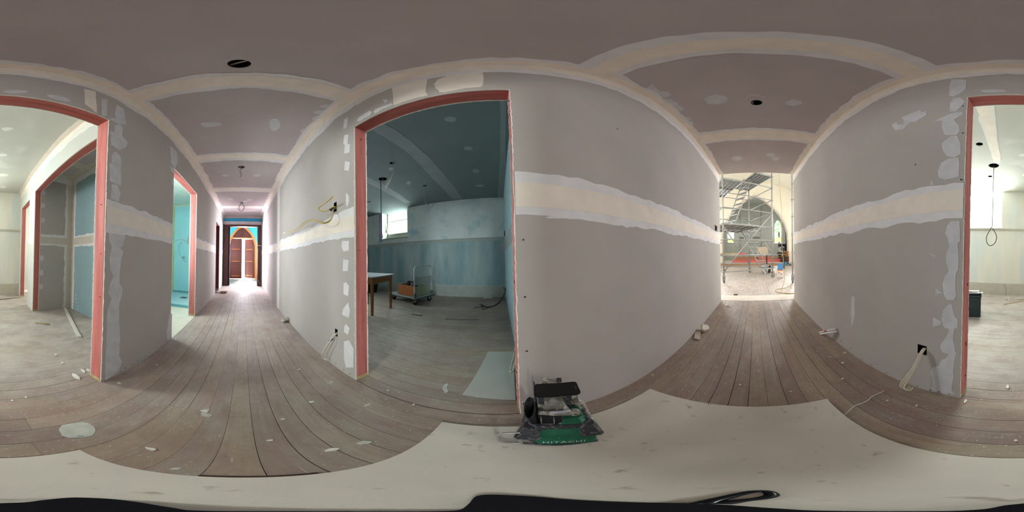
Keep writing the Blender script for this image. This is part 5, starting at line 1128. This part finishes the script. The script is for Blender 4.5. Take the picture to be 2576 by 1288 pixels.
# trolley
ang = math.atan2(.18, -.67)
ty = empty('platform_trolley', 'grey flatbed trolley with a folding tube handle in the blue room', 'trolley', loc=(-2.88, -1.66, 0), rz=ang)
# local x runs from near corner to right corner (0.69), local y away from the handle side
TG = mat('grey_green_trolley', (.34, .40, .38), .5, .08, 12)
LX, LY = .66, .93
bm = bmesh.new(); box(bm, (0, 0, .155), (LX, LY, .18), 0, .01); obj('flatbed', bm, TG, ty)
T('bumper', [(0, 0, .16), (LX, 0, .16), (LX, LY, .16), (0, LY, .16), (0, 0, .16)], .016, mat('dark_bumper_rubber', (.08, .09, .09), .7), ty, seg=6)
for sx, sy in ((.10, .10), (LX - .10, .10), (.10, LY - .10), (LX - .10, LY - .10)):
    bm = bmesh.new(); bmesh.ops.create_cone(bm, segments=18, radius1=.06, radius2=.06, depth=.03, cap_ends=True); bmesh.ops.rotate(bm, verts=bm.verts, matrix=Matrix.Rotation(PI / 2, 3, 'X')); bmesh.ops.translate(bm, verts=bm.verts, vec=(sx + .02, sy, .06)); o = obj('wheel', bm, RUB, ty)
    bm = bmesh.new(); box(bm, (sx - .03, sy - .028, .06), (sx + .03, sy - .02, .155)); box(bm, (sx - .03, sy + .02, .06), (sx + .03, sy + .028, .155)); obj('wheel_fork', bm, ALU, ty)
T('handle', [(.05, .05, .18), (.05, .05, .70), (.06, .05, .80), (.12, .05, .85), (.30, .05, .86), (LX - .12, .05, .85), (LX - .06, .05, .80), (LX - .05, .05, .70), (LX - .05, .05, .18)], .014, mat('pale_tube_handle', (.50, .58, .56), .35, metal=.3), ty, sm=4)
B('handle_panel', (.05, .045, .45), (LX - .05, .055, .62), TG, ty)
for sx in (.05, LX - .05): B('handle_bracket', (sx - .03, .02, .18), (sx + .03, .08, .27), mat('dark_bracket_grey', (.12, .15, .15), .5), ty, .01)
dw = empty('wooden_toolbox', 'open wooden drawer box full of tools standing on the trolley', 'box', loc=ty.location, rz=ang)
bm = bmesh.new(); dm = wood('drawer_front_wood', '7a4420', 'a8662e', .5, 'X')
box(bm, (.10, .12, .182), (.52, .135, .40)); box(bm, (.10, .62, .182), (.52, .635, .40)); box(bm, (.10, .135, .182), (.115, .62, .40)); box(bm, (.505, .135, .182), (.52, .62, .40)); box(bm, (.115, .135, .182), (.505, .62, .192)); obj('box_shell', bm, [mat('drawer_pale_side', (.34, .33, .24), .7)], dw)
B('front_board', (.085, .11, .182), (.10, .645, .42), wood('drawer_front_wood', '7a4420', 'a8662e', .5, 'X'), dw)
for i in range(7):
    bm = bmesh.new(); bmesh.ops.create_icosphere(bm, subdivisions=2, radius=1)
    for v in bm.verts: v.co = Vector((v.co.x * R.uniform(.06, .085), v.co.y * R.uniform(.06, .095), v.co.z * R.uniform(.05, .07)))
    o = obj('hand_tool', bm, [RUB, mat('dark_tool_grey', (.06, .06, .06), .4), mat('chrome_tool', (.4, .42, .42), .25, metal=.9)][i % 3], None); lp = Matrix.Rotation(ang, 3, 'Z') @ Vector((.2 + .06 * (i % 4), .22 + .05 * i, .40 + .03 * (i % 3))); o.location = Vector(ty.location) + lp
    tag(o, 'tool part jumbled in the wooden drawer on the trolley', 'tool', 'tools jumbled in the drawer on the trolley')
lp = lambda x, y, z_: Vector(ty.location) + Matrix.Rotation(ang, 3, 'Z') @ Vector((x, y, z_))
tag(T('black_lever', [lp(.14, .66, .37), lp(.16, .50, .44), lp(.2, .36, .50)], .014, RUB), 'long black lever sticking out of the wooden drawer on the trolley', 'tool')
tag(T('drill', [lp(.24, .34, .46), lp(.30, .28, .49), lp(.44, .22, .49), lp(.52, .2, .485)], .03, RUB, sm=3, r2=.012), 'black power drill lying on top of the tools in the drawer', 'drill')
pbg = empty('blue_white_bag', 'blue and white crumpled bag on the floor left of the table', 'bag', loc=(-2.55, -3.25, 0))
bm = bmesh.new(); bmesh.ops.create_icosphere(bm, subdivisions=3, radius=1)
for v in bm.verts: v.co = Vector((v.co.x * .22, v.co.y * .3, (v.co.z + .9) * .11)) * R.uniform(.93, 1.07)
obj('bag_sack', bm, mat('blue_white_bag_plastic', (.55, .58, .60), .5, .1, 8, spots=((.05, .2, .5), 7, .5, .03)), pbg, False)
tyr = empty('black_tub', 'dark round tub on the floor under the table against the skirting', 'tub', loc=(-3.55, -3.6, 0))
bm = bmesh.new(); bmesh.ops.create_cone(bm, segments=20, radius1=.2, radius2=.24, depth=.24, cap_ends=True); bmesh.ops.translate(bm, verts=bm.verts, vec=(0, 0, .12)); obj('tub_body', bm, RUB, tyr); T('tub_rim', [(.24 * math.cos(t), .24 * math.sin(t), .24) for t in [2 * PI * i / 20 for i in range(21)]], .012, RUB, tyr)
# cables at the right of the blue room
kx = lambda x, y: at(x, y, 'z', .01)
tag(T('black_cable', [at(1274, 718, 'x', -3.9), at(1270, 735, 'x', -3.8), at(1262, 752, 'z', .03), kx(1250, 765), kx(1232, 772), kx(1215, 770), kx(1208, 765)], .009, CABB, sm=5), 'black cable coming down the corner and trailing over the blue room floor', 'cable')
tag(T('black_cable', [kx(1232, 770), kx(1222, 776), kx(1214, 778), kx(1210, 766), kx(1220, 771), kx(1200, 772), kx(1192, 775)], .006, CABB, sm=5), 'looped bare end of the black cable on the blue room floor', 'cable')
tag(T('cable_fork', [at(1266, 722, 'x', -3.85), at(1270, 730, 'x', -3.82), at(1274, 722, 'x', -3.88)], .008, CABB), 'forked black cable end at the right corner of the blue room', 'cable')
tag(T('thin_rod', [kx(1120, 802), kx(1160, 804), kx(1205, 804)], .004, mat('brown_rod', (.10, .06, .04), .7)), 'thin brown rod lying on the blue room floor', 'rod')
tag(T('short_rod', [kx(1036, 790), kx(1062, 794)], .006, RUB), 'short dark rod on the floor in front of the trolley', 'rod')
tag(T('hanging_cable_pair', [(-.97, .11, .75), (-1.0, .10, .55), (-1.02, .09, .38), (-1.03, .06, .20), (-1.0, .05, .15), (-.99, .08, .25), (-.97, .11, .7)], .006, CABW, sm=5), 'white cable loop hanging low just inside the blue room beside the near jamb', 'cable')
tag(prism('paper_scrap', [(-4.0, -.42), (-4.04, -.2), (-3.98, -.19), (-3.95, -.4)], 'z', .001, .006, WHITEP), 'flat white strip on the floor at the blue room skirting', 'paper scrap')
